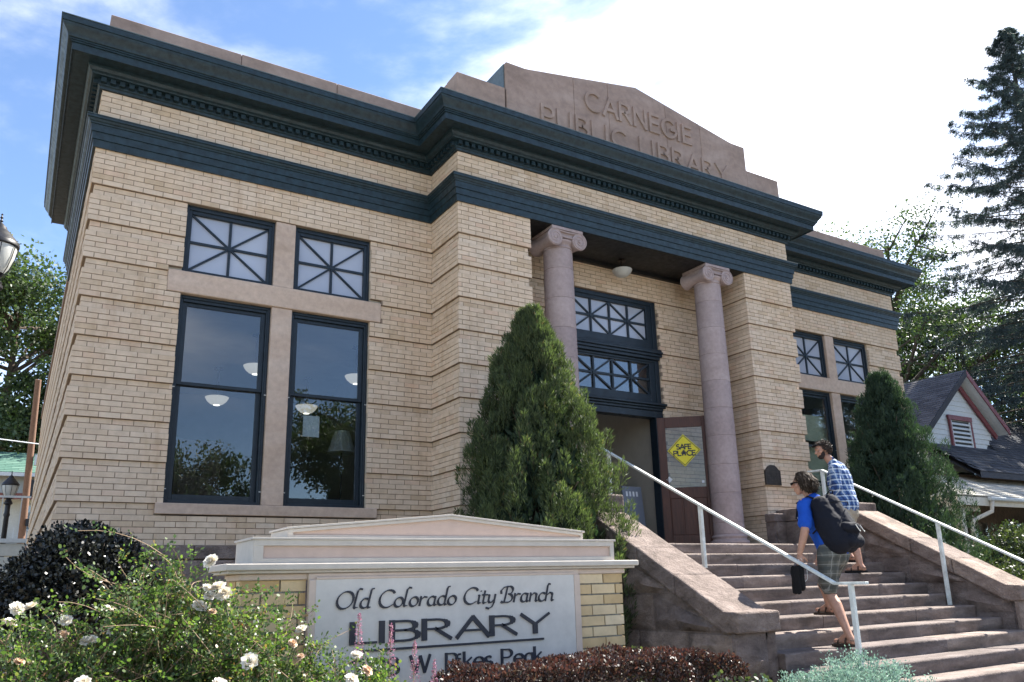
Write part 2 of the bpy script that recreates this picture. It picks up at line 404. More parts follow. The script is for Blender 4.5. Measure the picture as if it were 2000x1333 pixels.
# openings of a wing, (x0, x1, z0, z1) measured from the wing's outer corner
WA, WB, WC, WD = 1.046, 2.119, 2.374, 3.407
OPS = [(WA, WD, 2.537, G0), (0.890, 3.560, 4.995, 5.269), (0.963, 3.550, 2.412, 2.537)]
BR_L, JT = 0.217, 0.0085
bricks = MB(); mort = MB()
solo = []   # candidates for bricks of their own
def cutspans(a, b, z0, z1, ops):
    sp = [(a, b)]
    for (o0, o1, q0, q1) in ops:
        if q1 > z0+0.012 and q0 < z1-0.012:
            ns = []
            for (s0, s1) in sp:
                if o1 <= s0 or o0 >= s1: ns.append((s0, s1)); continue
                if o0 > s0: ns.append((s0, o0))
                if o1 < s1: ns.append((o1, s1))
            sp = ns
    return sp
def wall(o, u, n, length, rows, ops=(), a0=0.0, rec0=0.0, rec1=0.0, dep=0.055, isolate=False, half=0.0):
    """rows: list of (z, height, recessed); o corner, u along, n outward"""
    o = Vector((*o, 0)); u = Vector((*u, 0)); n = Vector((*n, 0))
    for i, (z, h, rec) in enumerate(rows):
        s0 = a0+(rec0 if rec else 0); s1 = length-(rec1 if rec else 0)
        back = -REC if rec else 0.0
        for (p0, p1) in cutspans(s0, s1, z, z+h, ops):
            # mortar bed
            mort.obox(o+u*(p0+.007)+n*(back-0.007)+Vector((0, 0, z)), u*(p1-p0-.014), -n*(dep-0.007), Vector((0, 0, h)), 0.5)
            x = math.floor((p0-s0)/BR_L)*BR_L+s0-((i % 2)*0.5+half)*BR_L
            while x < p1:
                b0 = max(x+JT/2, p0+(0.0 if x < p0 else 0)); b1 = min(x+BR_L-JT/2, p1)
                if 0 < p1-b1 < 0.045: b1 = p1
                if b0 < p0: b0 = p0
                if b1-b0 > 0.03:
                    jt = random.uniform(-0.0022, 0.0022)
                    c = o+u*b0+n*(back+jt)+Vector((0, 0, z+JT/2+random.uniform(-.0007, .0007)))
                    r = min(1, max(0, random.gauss(0.5, 0.27)))
                    full = abs(b1-b0-BR_L+JT) < 1e-4
                    if isolate and full:
                        mid = c+u*(b1-b0)/2
                        px_, py_ = proj(*mid)
                        d = (mid-Vector(CAMP)).length
                        if 60 < px_ < 2000 and not (mid.x < 1.05 and py_ > 1030): solo.append((d, c, r, h)); x += BR_L; continue
                    brick_at(bricks, c, u, n, b1-b0, dep-0.012, h-JT, r)
                x += BR_L
def brick_at(mb, c, u, n, l, d, h, r):
    v = [c, c+u*l, c+u*l-n*d, c-n*d]; up = Vector((0, 0, h)); v = v+[q+up for q in v]
    mb.add(v, [(0, 1, 5, 4), (1, 2, 6, 5), (3, 0, 4, 7), (4, 5, 6, 7), (3, 2, 1, 0)], r)
def band_rows(z0, z1):
    out_ = []; i = 0; z = Z0
    while z < z1-0.01:
        h = CH if z+CH <= z1+0.02 else z1-z
        if z >= z0-0.01:
            out_.append((z, h, (i % 7) >= 5 and i < 63))
        z += CH; i += 1
    return out_
ROWS = band_rows(Z0, ZB+0.03)
FR = [(ZA+k*(ZF-ZA)/6, (ZF-ZA)/6, False) for k in range(-1, 7)]
# wing fronts
wall((0, 0), (1, 0), (0, -1), XI+0.0, ROWS, OPS, rec0=REC, rec1=-REC, isolate=True)
wall((XR-XI, 0), (1, 0), (0, -1), XI, ROWS, [(XI-b, XI-a, c, d) for (a, b, c, d) in OPS], rec0=-REC, rec1=REC)
# left side wall: bricks near the corner, long courses further back
wall((0, 0.046), (0, 1), (-1, 0), 5.2, ROWS, rec0=0.0)
for i, (z, h, rec) in enumerate(ROWS):
    bk = REC if rec else 0
    for k in range(6):
        y0 = 5.26+k*2.05
        brick_at(bricks, Vector((bk, y0, z+JT/2)), Vector((0, 1, 0)), Vector((-1, 0, 0)), 2.04, 0.05, h-JT, random.uniform(.2, .8))
# bay: returns, piers, back wall of the portico
wall((XI, 0), (0, -1), (-1, 0), PP-0.046, ROWS, rec0=-REC)
wall((XI, -PP), (1, 0), (0, -1), PW, ROWS, rec0=REC, rec1=REC, half=.25)
wall((XJ-PW, -PP), (1, 0), (0, -1), PW, ROWS, rec0=REC, rec1=REC, half=.25)
wall((XJ-PW, 0.1), (0, -1), (-1, 0), PP+0.1-0.046, ROWS, rec0=-REC)
wall((XI+PW, 0.1), (0, -1), (1, 0), PP+0.1-0.046, ROWS, rec0=-REC)
wall((XJ, 0), (0, -1), (1, 0), PP-0.046, ROWS, rec0=-REC)
DOP = [(6.645-XI-PW, 8.584-XI-PW, 2.0, G0)]
wall((XI+PW, 0.1), (1, 0), (0, -1), XJ-XI-2*PW, ROWS, DOP, rec0=-REC, rec1=-REC)
# frieze
wall((0, 0), (1, 0), (0, -1), XI, FR); wall((0, 0.046), (0, 1), (-1, 0), 4.75, FR)
wall((XI, 0), (0, -1), (-1, 0), PP-0.046, FR); wall((XI, -PP), (1, 0), (0, -1), XJ-XI, FR)
wall((XJ, 0), (0, -1), (1, 0), PP-0.046, FR); wall((XJ, 0), (1, 0), (0, -1), XR-XJ, FR)
solo.sort(key=lambda q: q[0])
keep = solo[:300]
for (d, c, r, h) in solo[300:]: brick_at(bricks, c, Vector((1, 0, 0)), Vector((0, -1, 0)), BR_L-JT, 0.043, h-JT, r)
tag(bricks.build('brick', M['buff_brick'], building), kind='stuff')
mort.build('mortar', M['mortar'], building)
variants = []
for k in range(10):
    mb = MB(); brick_at(mb, Vector((0, 0, 0)), Vector((1, 0, 0)), Vector((0, -1, 0)), BR_L-JT, 0.043, CH-JT, (k+.5)/10)
    o = mb.build('brick', M['buff_brick'], building); variants.append(o.data); bpy.data.objects.remove(o)
for (d, c, r, h) in keep:
    o = bpy.data.objects.new('brick', variants[int(min(9, r*10))]); SC.collection.objects.link(o); o.parent = building; o.location = c
# solid core behind the brick skin, with the rooms hollow
core = MB()
def corebox(x0, x1, y0, y1, z0, z1): core.box(x0, x1, y0, y1, z0, z1, 0.5)
TK = 0.30
for sgn in (0, 1):
    mxx = (lambda x: x) if sgn == 0 else (lambda x: XR-x)
    def cb(a, b, y0, y1, z0, z1):
        a, b = mxx(a), mxx(b); corebox(min(a, b), max(a, b), y0, y1, z0, z1)
    cb(0.056, WA-0.002, 0.056, TK, 0.3, ZF); cb(WD+0.002, XI, 0.056, TK, 0.3, ZF)
    cb(WA-0.002, WD+0.002, 0.056, TK, 0.3, 2.40); cb(WA-0.002, WD+0.002, 0.056, TK, G0+0.01, ZF)
    cb(0.056, TK, TK, 6.0 if sgn else DB, 0.3, ZF if sgn else 6.6)
corebox(XI, 6.64, 0.156, TK, 0.3, ZF); corebox(8.59, XJ, 0.156, TK, 0.3, ZF); corebox(6.64, 8.59, 0.156, TK, G0+0.01, ZF)
corebox(XI+0.056, XI+PW-0.056, -PP+0.056, 0.156, 0.3, ZB+0.02); corebox(XJ-PW+0.056, XJ-0.056, -PP+0.056, 0.156, 0.3, ZB+0.02)
corebox(XI+0.056, XJ-0.056, -PP+0.056, -PP+0.42, ZB+0.06, ZF)
core.build('wall_core', M['plaster'], building)
# rear roofline parapet of the side wall
MB().box(-0.03, 0.35, 4.95, DB, 6.62, 6.80).build('rear_coping', M['parapet_stone'], building)
MB().box(0.05, 0.9, 7.6, 8.4, 6.8, 7.9).build('chimney', M['parapet_stone'], building)

# ---- mitred sweeps round the outline
PATH = [(0, 4.8), (0, 0), (XI, 0), (XI, -PP), (XJ, -PP), (XJ, 0), (XR, 0), (XR, 6.0)]
def offset_path(path, d):
    n = len(path); res = []
    for i in range(n):
        def dr(a, b):
            v = Vector((b[0]-a[0], b[1]-a[1])); v.normalize(); return v
        dirs = []
        if i > 0: dirs.append(dr(path[i-1], path[i]))
        if i < n-1: dirs.append(dr(path[i], path[i+1]))
        ns = [Vector((v.y, -v.x)) for v in dirs]
        if len(ns) == 1: q = ns[0]*d
        else:
            m = (ns[0]+ns[1]); m.normalize(); q = m*(d/max(0.2, m.dot(ns[0])))
        res.append((path[i][0]+q.x, path[i][1]+q.y))
    return res
def sweep(name, path, prof, m, parent, caps=True):
    mb = MB(); rows = [[(x, y, z) for (x, y) in offset_path(path, d)] for (d, z) in prof]
    n = len(path); v = [q for r in rows for q in r]; fs = []
    for j in range(len(prof)-1):
        for i in range(n-1): fs.append((j*n+i, j*n+i+1, (j+1)*n+i+1, (j+1)*n+i))
    if caps:
        fs.append(tuple(j*n for j in range(len(prof)))); fs.append(tuple(j*n+n-1 for j in range(len(prof)-1, -1, -1)))
    mb.add(v, fs, 0.5); return mb.build(name, m, parent)
crown = [(0.000, ZF+0.0), (0.030, ZF+0.0), (0.034, ZF+0.028), (0.05, ZF+0.040), (0.052, ZF+0.055), (0.052, ZF+0.115), (0.125, ZF+0.120), (0.130, ZF+0.135), (0.155, ZF+0.150), (0.175, ZF+0.18), (0.180, ZK+0.004), (0.345, ZK+0.004), (0.350, ZK-0.010), (0.362, ZK-0.010), (0.365, ZK+0.078), (0.382, ZK+0.080), (0.382, ZK+0.098), (0.396, ZK+0.100), (0.396, ZK+0.116), (0.410, ZK+0.120)]
for k in range(9):
    t_ = k/8; crown.append((0.414+0.066*(t_+0.10*math.sin(2*PI*t_)*-1), ZK+0.126+0.125*t_))
crown += [(0.492, ZK+0.256), (0.495, ZC-0.004), (0.489, ZC), (0.02, ZC+0.045), (-0.30, ZC+0.05), (-0.30, ZF)]
sweep('cornice', PATH, crown, M['teal_paint'], building)
sweep('cornice_flashing', PATH, [(0.490, ZC+0.001), (0.499, ZC+0.001), (0.499, ZC+0.012), (0.0, ZC+0.058), (0.0, ZC+0.046)], M['flashing'], building)
arch = [(0.0, ZB+0.004), (0.030, ZB), (0.036, ZB+0.088), (0.050, ZB+0.092), (0.054, ZB+0.176), (0.068, ZB+0.180), (0.072, ZB+0.262), (0.084, ZB+0.270), (0.086, ZB+0.284), (0.100, ZB+0.296), (0.108, ZB+0.318), (0.122, ZB+0.326), (0.124, ZA-0.006), (0.118, ZA), (0.0, ZA+0.006), (-0.02, ZA)]
sweep('architrave', PATH, arch, M['teal_paint'], building)
sweep('architrave_flashing', PATH, [(0.119, ZA+0.001), (0.128, ZA+0.001), (0.127, ZA+0.007), (0.0, ZA+0.013)], M['flashing'], building)
den = MB()
for i in range(len(PATH)-1):
    a = Vector((*PATH[i], 0)); b = Vector((*PATH[i+1], 0)); u = (b-a); Lh = u.length; u.normalize(); n_ = Vector((u.y, -u.x, 0))
    k = int(Lh/0.098)
    for j in range(k+1):
        s_ = j*Lh/max(1, k)
        den.obox(a+u*(s_-0.028)+n_*0.05+Vector((0, 0, ZF+0.058)), u*0.056, n_*0.052, Vector((0, 0, 0.056)), 0.5)
tag(den.build('dentil', M['teal_paint'], building), kind='stuff')
# portico beam soffit and ceiling
mb = MB(); mb.box(XI+PW-0.01, XJ-PW+0.01, -PP-0.02, -PP+0.42, ZB-0.002, ZB+0.055)
mb.box(XI+PW-0.01, XJ-PW+0.01, -PP+0.42, 0.12, ZB+0.032, ZB+0.10)
mb.box(XI+PW, XJ-PW, -PP+0.42, -PP+0.47, ZB-0.002, ZB+0.032); mb.box(XI+PW, XJ-PW, 0.03, 0.099, ZB-0.02, ZB+0.031)
mb.build('portico_ceiling', M['dark_paint'], building)
# roof deck
mb = MB(); mb.box(0.1, XR-0.1, 0.1, 6.0, ZC-0.1, ZC+0.03); mb.box(XI+0.1, XJ-0.1, -PP+0.1, 0.2, ZC-0.1, ZC+0.03); mb.box(0.3, XR-0.3, 4.9, DB, 6.5, 6.6)
mb.build('roof', M['dark_paint'], building)
# ---- parapets and pediment, in separate stones
PZ = 8.405
def stones(x0, x1, widths, y0, y1, z0, z1, name='parapet_stone'):
    x = x0; i = 0
    while x < x1-0.05:
        w = widths[i % len(widths)]; e = min(x+w, x1)
        if x1-e < 0.35: e = x1
        o = MB().box(x+0.003, e-0.003, y0+random.uniform(-.003, .003), y1, z0, z1+random.uniform(-.003, .003)).build(name, M['parapet_stone'], building); bevel(o, 0.008, 1)
        x = e; i += 1
stones(0.0, XI+0.05, [1.55, 1.3, 1.45], 0.0, 0.30, ZC+0.02, PZ); stones(XJ-0.05, XR, [1.4, 1.5, 1.45], 0.0, 0.30, ZC+0.02, PZ)
stones(XI, 5.10, [0.81], -PP, -PP+0.32, ZC+0.02, 8.605); stones(10.10, XJ, [0.9], -PP, -PP+0.32, ZC+0.02, 8.60)
stones(XI, XI+0.34, [0.4], -PP+0.33, -0.01, ZC+0.02, 8.60)
# pediment outline
def pedz(x):
    d = abs(x-XC); h = (10.073-5.115)/2
    if d > h-0.33:
        t_ = (h-d)/0.33; return 9.045+0.012*t_*0
    e = (h-0.33-d)
    s = 9.045+(9.445-9.045)*(e/(h-0.33))
    return s-0.10*math.exp(-e/0.22)*0+0.0
cuts = [5.115, 6.34, 7.02, 8.24, 9.02, 10.10]
for a, b in zip(cuts[:-1], cuts[1:]):
    xs = sorted(set([a+0.002, b-0.002]+[x for x in (5.445, XC, 9.785) if a < x < b]+[a+(b-a)*k/6 for k in range(1, 6)]))
    poly = [(a+0.002, ZC+0.02)]+[(b-0.002, ZC+0.02)]+[(x, pedz(x)) for x in reversed(xs)]
    o = MB().prism(poly, -PP-0.012, -PP+0.34, 'y').build('pediment_stone', M['parapet_stone'], building); bevel(o, 0.007, 1)
MB().box(5.10, 5.114, -PP+0.04, -PP+0.75, 8.61, 9.03).build('pediment_flashing', M['flashing'], building)
mb = MB().prism([(5.13, ZC), (10.05, ZC), (10.05, 8.95), (XC, 9.33), (5.13, 8.95)], -PP+0.345, -PP+0.75, 'y'); mb.build('pediment_backing', M['dark_paint'], building)

# ---- columns
def volute(mb, cx, cz, y, s, R=0.118, turn=2.4, r=0.011, flip=1):
    pts = []; rr = []
    for k in range(60):
        t_ = k/59; a = PI/2+flip*(t_*turn*2*PI); q = R*(1-t_)**1.05+0.012
        pts.append((cx+q*math.cos(a), y, cz+q*math.sin(a))); rr.append(r*(1-0.55*t_))
    mb.tube(pts, rr, 6)
COLS = [6.098, 9.131]; CY = -0.565
for cx in COLS:
    col = MB().box(cx-0.30, cx+0.30, CY-0.30, CY+0.30, 2.017, 2.075).build('column', M['column_stone'], building); bevel(col, 0.01, 1)
    base = MB().lathe([(0.0, 2.075), (0.285, 2.075), (0.298, 2.10), (0.292, 2.13), (0.262, 2.142), (0.255, 2.16), (0.262, 2.178), (0.272, 2.192), (0.262, 2.212), (0.248, 2.218), (0.244, 2.232), (0.0, 2.232)], (cx, CY, 0), 40).build('column_base', M['column_stone'], col); smooth_ang(base, 35)
    zj = [2.232, 2.40, 2.857, 3.30, 3.755, 4.20, 4.645, 5.088, 5.535, 5.99, 6.30]
    def rz(z): return 0.237-0.022*((z-2.23)/4.1)**1.6
    for a, b in zip(zj[:-1], zj[1:]):
        g = 0.005
        pr = [(0, a+.001), (rz(a)-g, a+.001), (rz(a), a+g+.001), (rz((a+b)/2), (a+b)/2), (rz(b), b-g), (rz(b)-g, b), (0, b)]
        o = MB().lathe(pr, (cx, CY, 0), 44).build('drum', M['column_stone'], col); smooth_ang(o, 30)
    cap = MB()
    cap.lathe([(0, 6.30), (0.212, 6.30), (0.222, 6.312), (0.222, 6.325), (0.213, 6.335), (0.222, 6.36), (0.25, 6.395), (0.255, 6.42), (0, 6.42)], (cx, CY, 0), 40)
    cap.box(cx-0.275, cx+0.275, CY-0.275, CY+0.275, 6.542, 6.589)
    cap.box(cx-0.255, cx+0.255, CY-0.235, CY+0.235, 6.44, 6.542)
    co = cap.build('capital', M['column_stone'], col); bevel(co, 0.008, 2)
    for sx in (-1, 1):
        vx = cx+sx*0.215; vz = 6.415
        mb = MB()
        prof = [(0.0, CY-0.262), (0.124, CY-0.262), (0.128, CY-0.235), (0.112, CY-0.20), (0.088, CY-0.10), (0.080, CY), (0.088, CY+0.10), (0.112, CY+0.20), (0.128, CY+0.235), (0.124, CY+0.262), (0.0, CY+0.262)]
        mb.lathe([(q, y) for (q, y) in prof], (vx, 0, vz), 36, axis='y')
        for yy in (CY-0.264, CY+0.264): volute(mb, vx, vz, yy, 0, flip=-sx)
        for yy in (CY-0.268,): mb.lathe([(0.0, yy-0.012), (0.020, yy-0.008), (0.024, yy+0.01), (0, yy+0.01)], (vx, 0, vz), 14, axis='y')
        smooth_ang(mb.build('volute', M['column_stone'], col), 45)
    mb = MB()
    for zz, rr_ in ((6.533, 0.011), (6.452, 0.009)): mb.tube([(cx-0.215, CY-0.258, zz), (cx, CY-0.258, zz-0.012), (cx+0.215, CY-0.258, zz)], rr_, 6)
    mb.build('channel_moulding', M['column_stone'], col)

# ---- windows
def pane_window(name, x0, x1, z0, z1, y, parent, stars=1, fw=0.072, gl='frosted_glass', mw=0.030, head=0.03):
    """a fixed light with radiating glazing bars"""
    f = MB(); top = fw+head
    f.box(x0, x0+fw, y, y+0.09, z0, z1); f.box(x1-fw, x1, y, y+0.09, z0, z1)
    f.box(x0+fw, x1-fw, y+.001, y+0.089, z0, z0+fw*0.8); f.box(x0+fw, x1-fw, y+.001, y+0.089, z1-top, z1)
    f.box(x0+.002, x0+fw*0.45, y-0.018, y, z0, z1-.002); f.box(x1-fw*0.45, x1-.002, y-0.018, y, z0, z1-.002); f.box(x0+fw*.45, x1-fw*.45, y-0.017, y, z1-top*0.55, z1-.003)
    fo = f.build(name, M['window_paint'], parent); bevel(fo, 0.004, 1)
    a, b, c, d = x0+fw, x1-fw, z0+fw*0.8, z1-top
    gy = y+0.045; n = stars; w = (b-a)/n
    for s in range(n):
        p, q = a+s*w, a+(s+1)*w; cx, cz = (p+q)/2, (c+d)/2
        corners = [(p, c), (cx, c), (q, c), (q, cz), (q, d), (cx, d), (p, d), (p, cz)]
        for k in range(8):
            e, g = corners[k], corners[(k+1) % 8]
            jt = random.uniform(-.002, .002)
            pm = MB().add([(cx, gy+jt, cz), (e[0], gy+random.uniform(-.003, .003), e[1]), (g[0], gy+random.uniform(-.003, .003), g[1])], [(0, 1, 2)])
            mb2 = MB(); yy = [random.uniform(-.0015, .0015) for _ in range(3)]
            vv = [(cx, gy+yy[0], cz), (e[0], gy+yy[1], e[1]), (g[0], gy+yy[2], g[1])]
            mb2.add(vv+[(q_[0], q_[1]+0.004, q_[2]) for q_ in vv], [(0, 1, 2), (5, 4, 3), (0, 3, 4, 1), (1, 4, 5, 2), (2, 5, 3, 0)])
            mb2.build('pane', M[gl], fo)
        bars = MB(); by = gy-0.012
        for i_, (dx, dz) in enumerate(((w/2, 0), (0, (d-c)/2), (w/2, (d-c)/2), (w/2, -(d-c)/2))):
            k_ = 0.0011*i_
            bars.bar((cx-dx, by+k_, cz-dz), (cx+dx, by+k_, cz+dz), mw if i_ < 2 else mw*0.8, 0.030, up=(0, 1, 0))
        bars.lathe([(0, -0.022), (mw*0.95, -0.022), (mw*0.95, 0.006), (0, 0.006)], (cx, by, cz), 10, axis='y')
        if s < n-1: bars.box(q-mw/2, q+mw/2, by-0.014, by+0.017, c, d)
        bars.build('glazing_bar', M['window_paint'], fo)
    return fo
def sash_window(x0, x1, z0, z1, y, parent, meet, fw=0.085):
    f = MB()
    f.box(x0, x0+fw*0.55, y, y+0.12, z0, z1); f.box(x1-fw*0.55, x1, y, y+0.12, z0, z1)
    f.box(x0+fw*.55, x1-fw*.55, y+.001, y+0.119, z0, z0+0.04); f.box(x0+fw*.55, x1-fw*.55, y+.001, y+0.119, z1-0.075, z1)
    f.box(x0+.001, x0+0.028, y-0.016, y, z0, z1-.001); f.box(x1-0.028, x1-.001, y-0.016, y, z0, z1-.001); f.box(x0+.028, x1-.028, y-0.015, y, z1-0.04, z1-.002)
    fo = f.build('window', M['window_paint'], parent); bevel(fo, 0.004, 1)
    a, b = x0+fw*0.55, x1-fw*0.55
    for (s0, s1, yy) in ((meet-0.02, z1-0.075, y+0.030), (z0+0.04, meet+0.025, y+0.066)):
        s = MB(); st = 0.055
        s.box(a, a+st, yy, yy+0.034, s0, s1); s.box(b-st, b, yy, yy+0.034, s0, s1)
        s.box(a+st, b-st, yy+.001, yy+0.033, s0, s0+(0.07 if s0 < meet-0.3 else 0.04)); s.box(a+st, b-st, yy+.001, yy+0.033, s1-0.045, s1)
        bevel(s.build('sash', M['window_paint'], fo), 0.003, 1)
        MB().box(a+st-.004, b-st+.004, yy+0.014, yy+0.020, s0+0.03, s1-0.03).build('pane', M['window_glass'], fo)
    c = MB()
    for xx in (x0+0.012, x1-0.012):
        for zz in (z0+0.16, meet-0.06): c.box(xx-0.014, xx+0.014, y-0.022, y-0.016, zz-.004, zz+.004)
    c.build('storm_clip', M['white_plastic'], fo)
    return fo
for side in (0, 1):
    mxx = (lambda x: x) if side == 0 else (lambda x: XR-x)
    for (a, b) in ((WA, WB), (WC, WD)):
        p, q = sorted((mxx(a), mxx(b)))
        pane_window('window', p+.002, q-.002, 5.270, G0-0.002, 0.085, building)
        sash_window(p+.002, q-.002, 2.539, 4.993, 0.085, building, 3.93)
    p, q = sorted((mxx(WB), mxx(WC)))
    for (z_, z2_) in ((2.539, 4.993), (5.271, G0-.001)):
        bevel(MB().box(p+.001, q-.001, 0.018, 0.26, z_, z2_).build('mullion_stone', M['trim_stone'], building), 0.006, 1)
    p, q = sorted((mxx(0.890), mxx(3.560)))
    bevel(MB().box(p+.003, q-.003, -0.003, 0.26, 4.996, 5.268).build('transom_stone', M['trim_stone'], building), 0.008, 1)
    p, q = sorted((mxx(0.963), mxx(3.550)))
    bevel(MB().box(p+.003, q-.003, -0.022, 0.26, 2.413, 2.536).build('sill_stone', M['trim_stone'], building), 0.010, 2)
# ---- door surround, transom lights
DX0, DX1 = 6.645, 8.584
DY = 0.16
pane_window('transom_window', DX0+.004, DX1-.004, 5.30, G0-.004, DY, building, stars=2, fw=0.20, head=-0.07, mw=0.034)
pane_window('transom_window', DX0+.004, DX1-.004, 4.37, 5.12, DY, building, stars=2, fw=0.20, head=-0.13, gl='window_glass', mw=0.034)
mb = MB()
for k, (zz, hh, pr) in enumerate(((5.121, 0.05, 0.06), (5.172, 0.045, 0.085), (5.218, 0.04, 0.11), (5.259, 0.04, 0.08), (4.255, 0.04, 0.05), (4.296, 0.035, 0.08), (4.332, 0.036, 0.12))):
    mb.box(DX0-0.03 if pr > .07 else DX0+.003, DX1+0.03 if pr > .07 else DX1-.003, 0.16-pr, 0.25, zz, zz+hh)
bevel(mb.build('door_entablature', M['window_paint'], building), 0.006, 1)
mb = MB(); mb.box(DX0+.002, DX0+0.16, 0.13, 0.30, 2.017, 4.254); mb.box(DX1-0.16, DX1-.002, 0.13, 0.30, 2.017, 4.254); mb.box(DX0+0.16, DX1-0.16, 0.135, 0.30, 4.14, 4.254)
bevel(mb.build('door_frame', M['window_paint'], building), 0.006, 1)
def door_leaf(hinge, ang, w=0.80, h=2.10, flip=1, label=None):
    """local x along the leaf from the hinge, y thickness"""
    T = 0.045; D_ = MB()
    st = 0.125
    D_.box(0, st, 0, T, 0, h); D_.box(w-st, w, 0, T, 0, h); D_.box(st, w-st, .001, T-.001, 0, 0.23); D_.box(st, w-st, .001, T-.001, h-0.17, h)
    D_.box(st, w-st, .001, T-.001, 0.80, 0.97)
    o = D_.build('door', M['door_wood'], building, loc=hinge); o.rotation_euler = (0, 0, ang); bevel(o, 0.004, 1)
    if label: o['label'] = label
    pn = MB(); n = 3
    for k in range(n):
        a = st+(w-2*st)*k/n; pn.box(a+0.012, a+(w-2*st)/n-0.012, 0.010, T-0.010, 0.23, 0.80)
    pn.box(st, w-st, 0.018, T-0.018, 0.22, 0.81)
    bevel(pn.build('lower_panel', M['door_wood'], None), 0.008, 1).parent = o
    MBg = MB().box(st-.004, w-st+.004, T/2-.003, T/2+.003, 0.965, h-0.165); g = MBg.build('pane', M['door_glass'], None); g.parent = o
    hd = MB(); hd.tube([(w-0.06, -0.055, 0.62), (w-0.06, -0.055, 1.28)], 0.010, 8); hd.bar((w-0.06, 0, 0.64), (w-0.06, -0.055, 0.64), .012, .012); hd.bar((w-0.06, 0, 1.26), (w-0.06, -0.055, 1.26), .012, .012)
    hd.box(w-0.085, w-0.035, -0.006, 0, 0.60, 1.30); hd.lathe([(0, 0), (0.022, 0), (0.022, 0.01), (0, .01)], (w-0.06, -0.012, 1.50), 12, axis='y')
    hd.build('handle', M['bronze'], None).parent = o
    return o
leafR = door_leaf((DX1-0.165, 0.115, 2.022), rad(-40), 0.83, 2.11, label='open outer door leaf with yellow diamond sticker on its glass')
leafL = door_leaf((DX0+0.165, 0.215, 2.022), rad(82), 0.80, 2.11, label='inner door leaf swung back into the dark vestibule')
# ---- rooms
def room(x0, x1, y0, y1, z0, z1, wallm='plaster'):
    mb = MB(); mb.box(x0, x1, y0, y1, z0, z1, skip='fkb'); 
    mb.add([(x0, y1, z0), (x1, y1, z0), (x1, y1, z1), (x0, y1, z1)], [(0, 1, 2, 3)])
    mb.build('room_wall', M[wallm], building)
    MB().box(x0-.0, x1, y0, y1, z0-0.05, z0-.001).build('room_floor', M['carpet'], building)
    MB().box(x0, x1, y0, y1, z1-.002, z1+0.04).build('room_ceiling', M['ceiling_plaster'], building)
room(0.32, 4.6, TK+.01, 6.4, 2.02, 5.26); room(XR-4.6, XR-0.32, TK+.01, 5.9, 2.02, 5.26)
room(5.2, 10.0, TK+.01, 5.0, 2.02, 5.24)
for (x0_, x1_) in ((0.32, 4.4), (XR-4.4, XR-.32)): MB().box(x0_, x1_, TK+.02, 0.42, 5.30, 6.5).build('transom_backing', M['plaster'], building)
MB().box(DX0-.1, DX1+.1, TK+.02, 0.42, 5.30, 6.4).build('transom_backing', M['plaster'], building)
# vestibule walls seen through the open door
mb = MB(); mb.box(6.65, 6.70, 0.32, 2.0, 2.02, 4.9); mb.box(8.53, 8.58, 0.32, 2.0, 2.02, 4.9); mb.box(6.70, 8.53, 1.95, 2.0, 4.1, 4.9); mb.box(7.75, 8.53, 1.95, 2.0, 2.02, 4.1)
mb.build('vestibule_wall', M['plaster'], building)
mb = MB(); mb.box(6.70, 6.82, 1.90, 1.949, 2.02, 4.1); mb.box(7.66, 7.749, 1.90, 1.949, 2.02, 4.1); mb.box(6.82, 7.66, 1.905, 1.948, 4.02, 4.1)
mb.build('inner_door_frame', M['door_wood'], building)
# ---- stone base of the building
def rough_block(name, x0, x1, y0, y1, z0, z1, parent, m='mauve_stone', amp=0.02, faces='f', cell=0.09, seed=None, loc=None):
    """quarry-faced block: the named faces are broken and bulging, the rest are flat"""
    mb = MB(); c = [(x0+x1)/2, (y0+y1)/2, (z0+z1)/2]; sd_ = seed if seed is not None else random.random()*100
    import mathutils.noise as mn
    fd = {'f': ((x0, y0, z0), (x1-x0, 0, 0), (0, 0, z1-z0), (0, -1, 0)), 'k': ((x1, y1, z0), (x0-x1, 0, 0), (0, 0, z1-z0), (0, 1, 0)),
          'l': ((x0, y1, z0), (0, y0-y1, 0), (0, 0, z1-z0), (-1, 0, 0)), 'r': ((x1, y0, z0), (0, y1-y0, 0), (0, 0, z1-z0), (1, 0, 0)), 't': ((x0, y0, z1), (x1-x0, 0, 0), (0, y1-y0, 0), (0, 0, 1))}
    for k, (o, u, w, n) in fd.items():
        o, u, w, n = Vector(o), Vector(u), Vector(w), Vector(n)
        rough = k in faces
        nu = max(1, int(u.length/cell)) if rough else 1; nw = max(1, int(w.length/cell)) if rough else 1
        if rough: nu = max(3, nu); nw = max(3, nw)
        v = []; fs = []
        for j in range(nw+1):
            for i in range(nu+1):
                q = o+u*(i/nu)+w*(j/nw)
                if rough and 0 < i < nu and 0 < j < nw:
                    e = min(i, nu-i, j, nw-j)
                    q = q+n*(amp*(0.5 if e == 1 else 1.0)+amp*1.1*mn.noise(q*5.0+Vector((sd_, 0, 0)))+amp*.5*mn.noise(q*14+Vector((0, sd_, 0))))
                v.append(q)
        for j in range(nw):
            for i in range(nu): b = j*(nu+1)+i; fs.append((b, b+1, b+nu+2, b+nu+1))
        mb.add(v, fs, sd_ % 1)
    return mb.build(name, M[m], parent, loc=loc)
def ashlar(x0, x1, y, z0, z1, courses, name, parent, dep=0.2, widths=(0.7, 0.95, 0.55, 0.8), faces='f', jt=0.008):
    z = z0; ch_ = (z1-z0)/courses
    for c in range(courses):
        x = x0-(0.3 if c % 2 else 0); i = c*3
        while x < x1-0.02:
            w = widths[i % len(widths)]; a = max(x, x0); b = min(x+w, x1)
            if b-a > 0.08: rough_block(name, a+jt, b-jt, y+random.uniform(-.006, .006), y+dep, z+jt, z+ch_-jt, parent, faces=faces)
            x += w; i += 1
        z += ch_
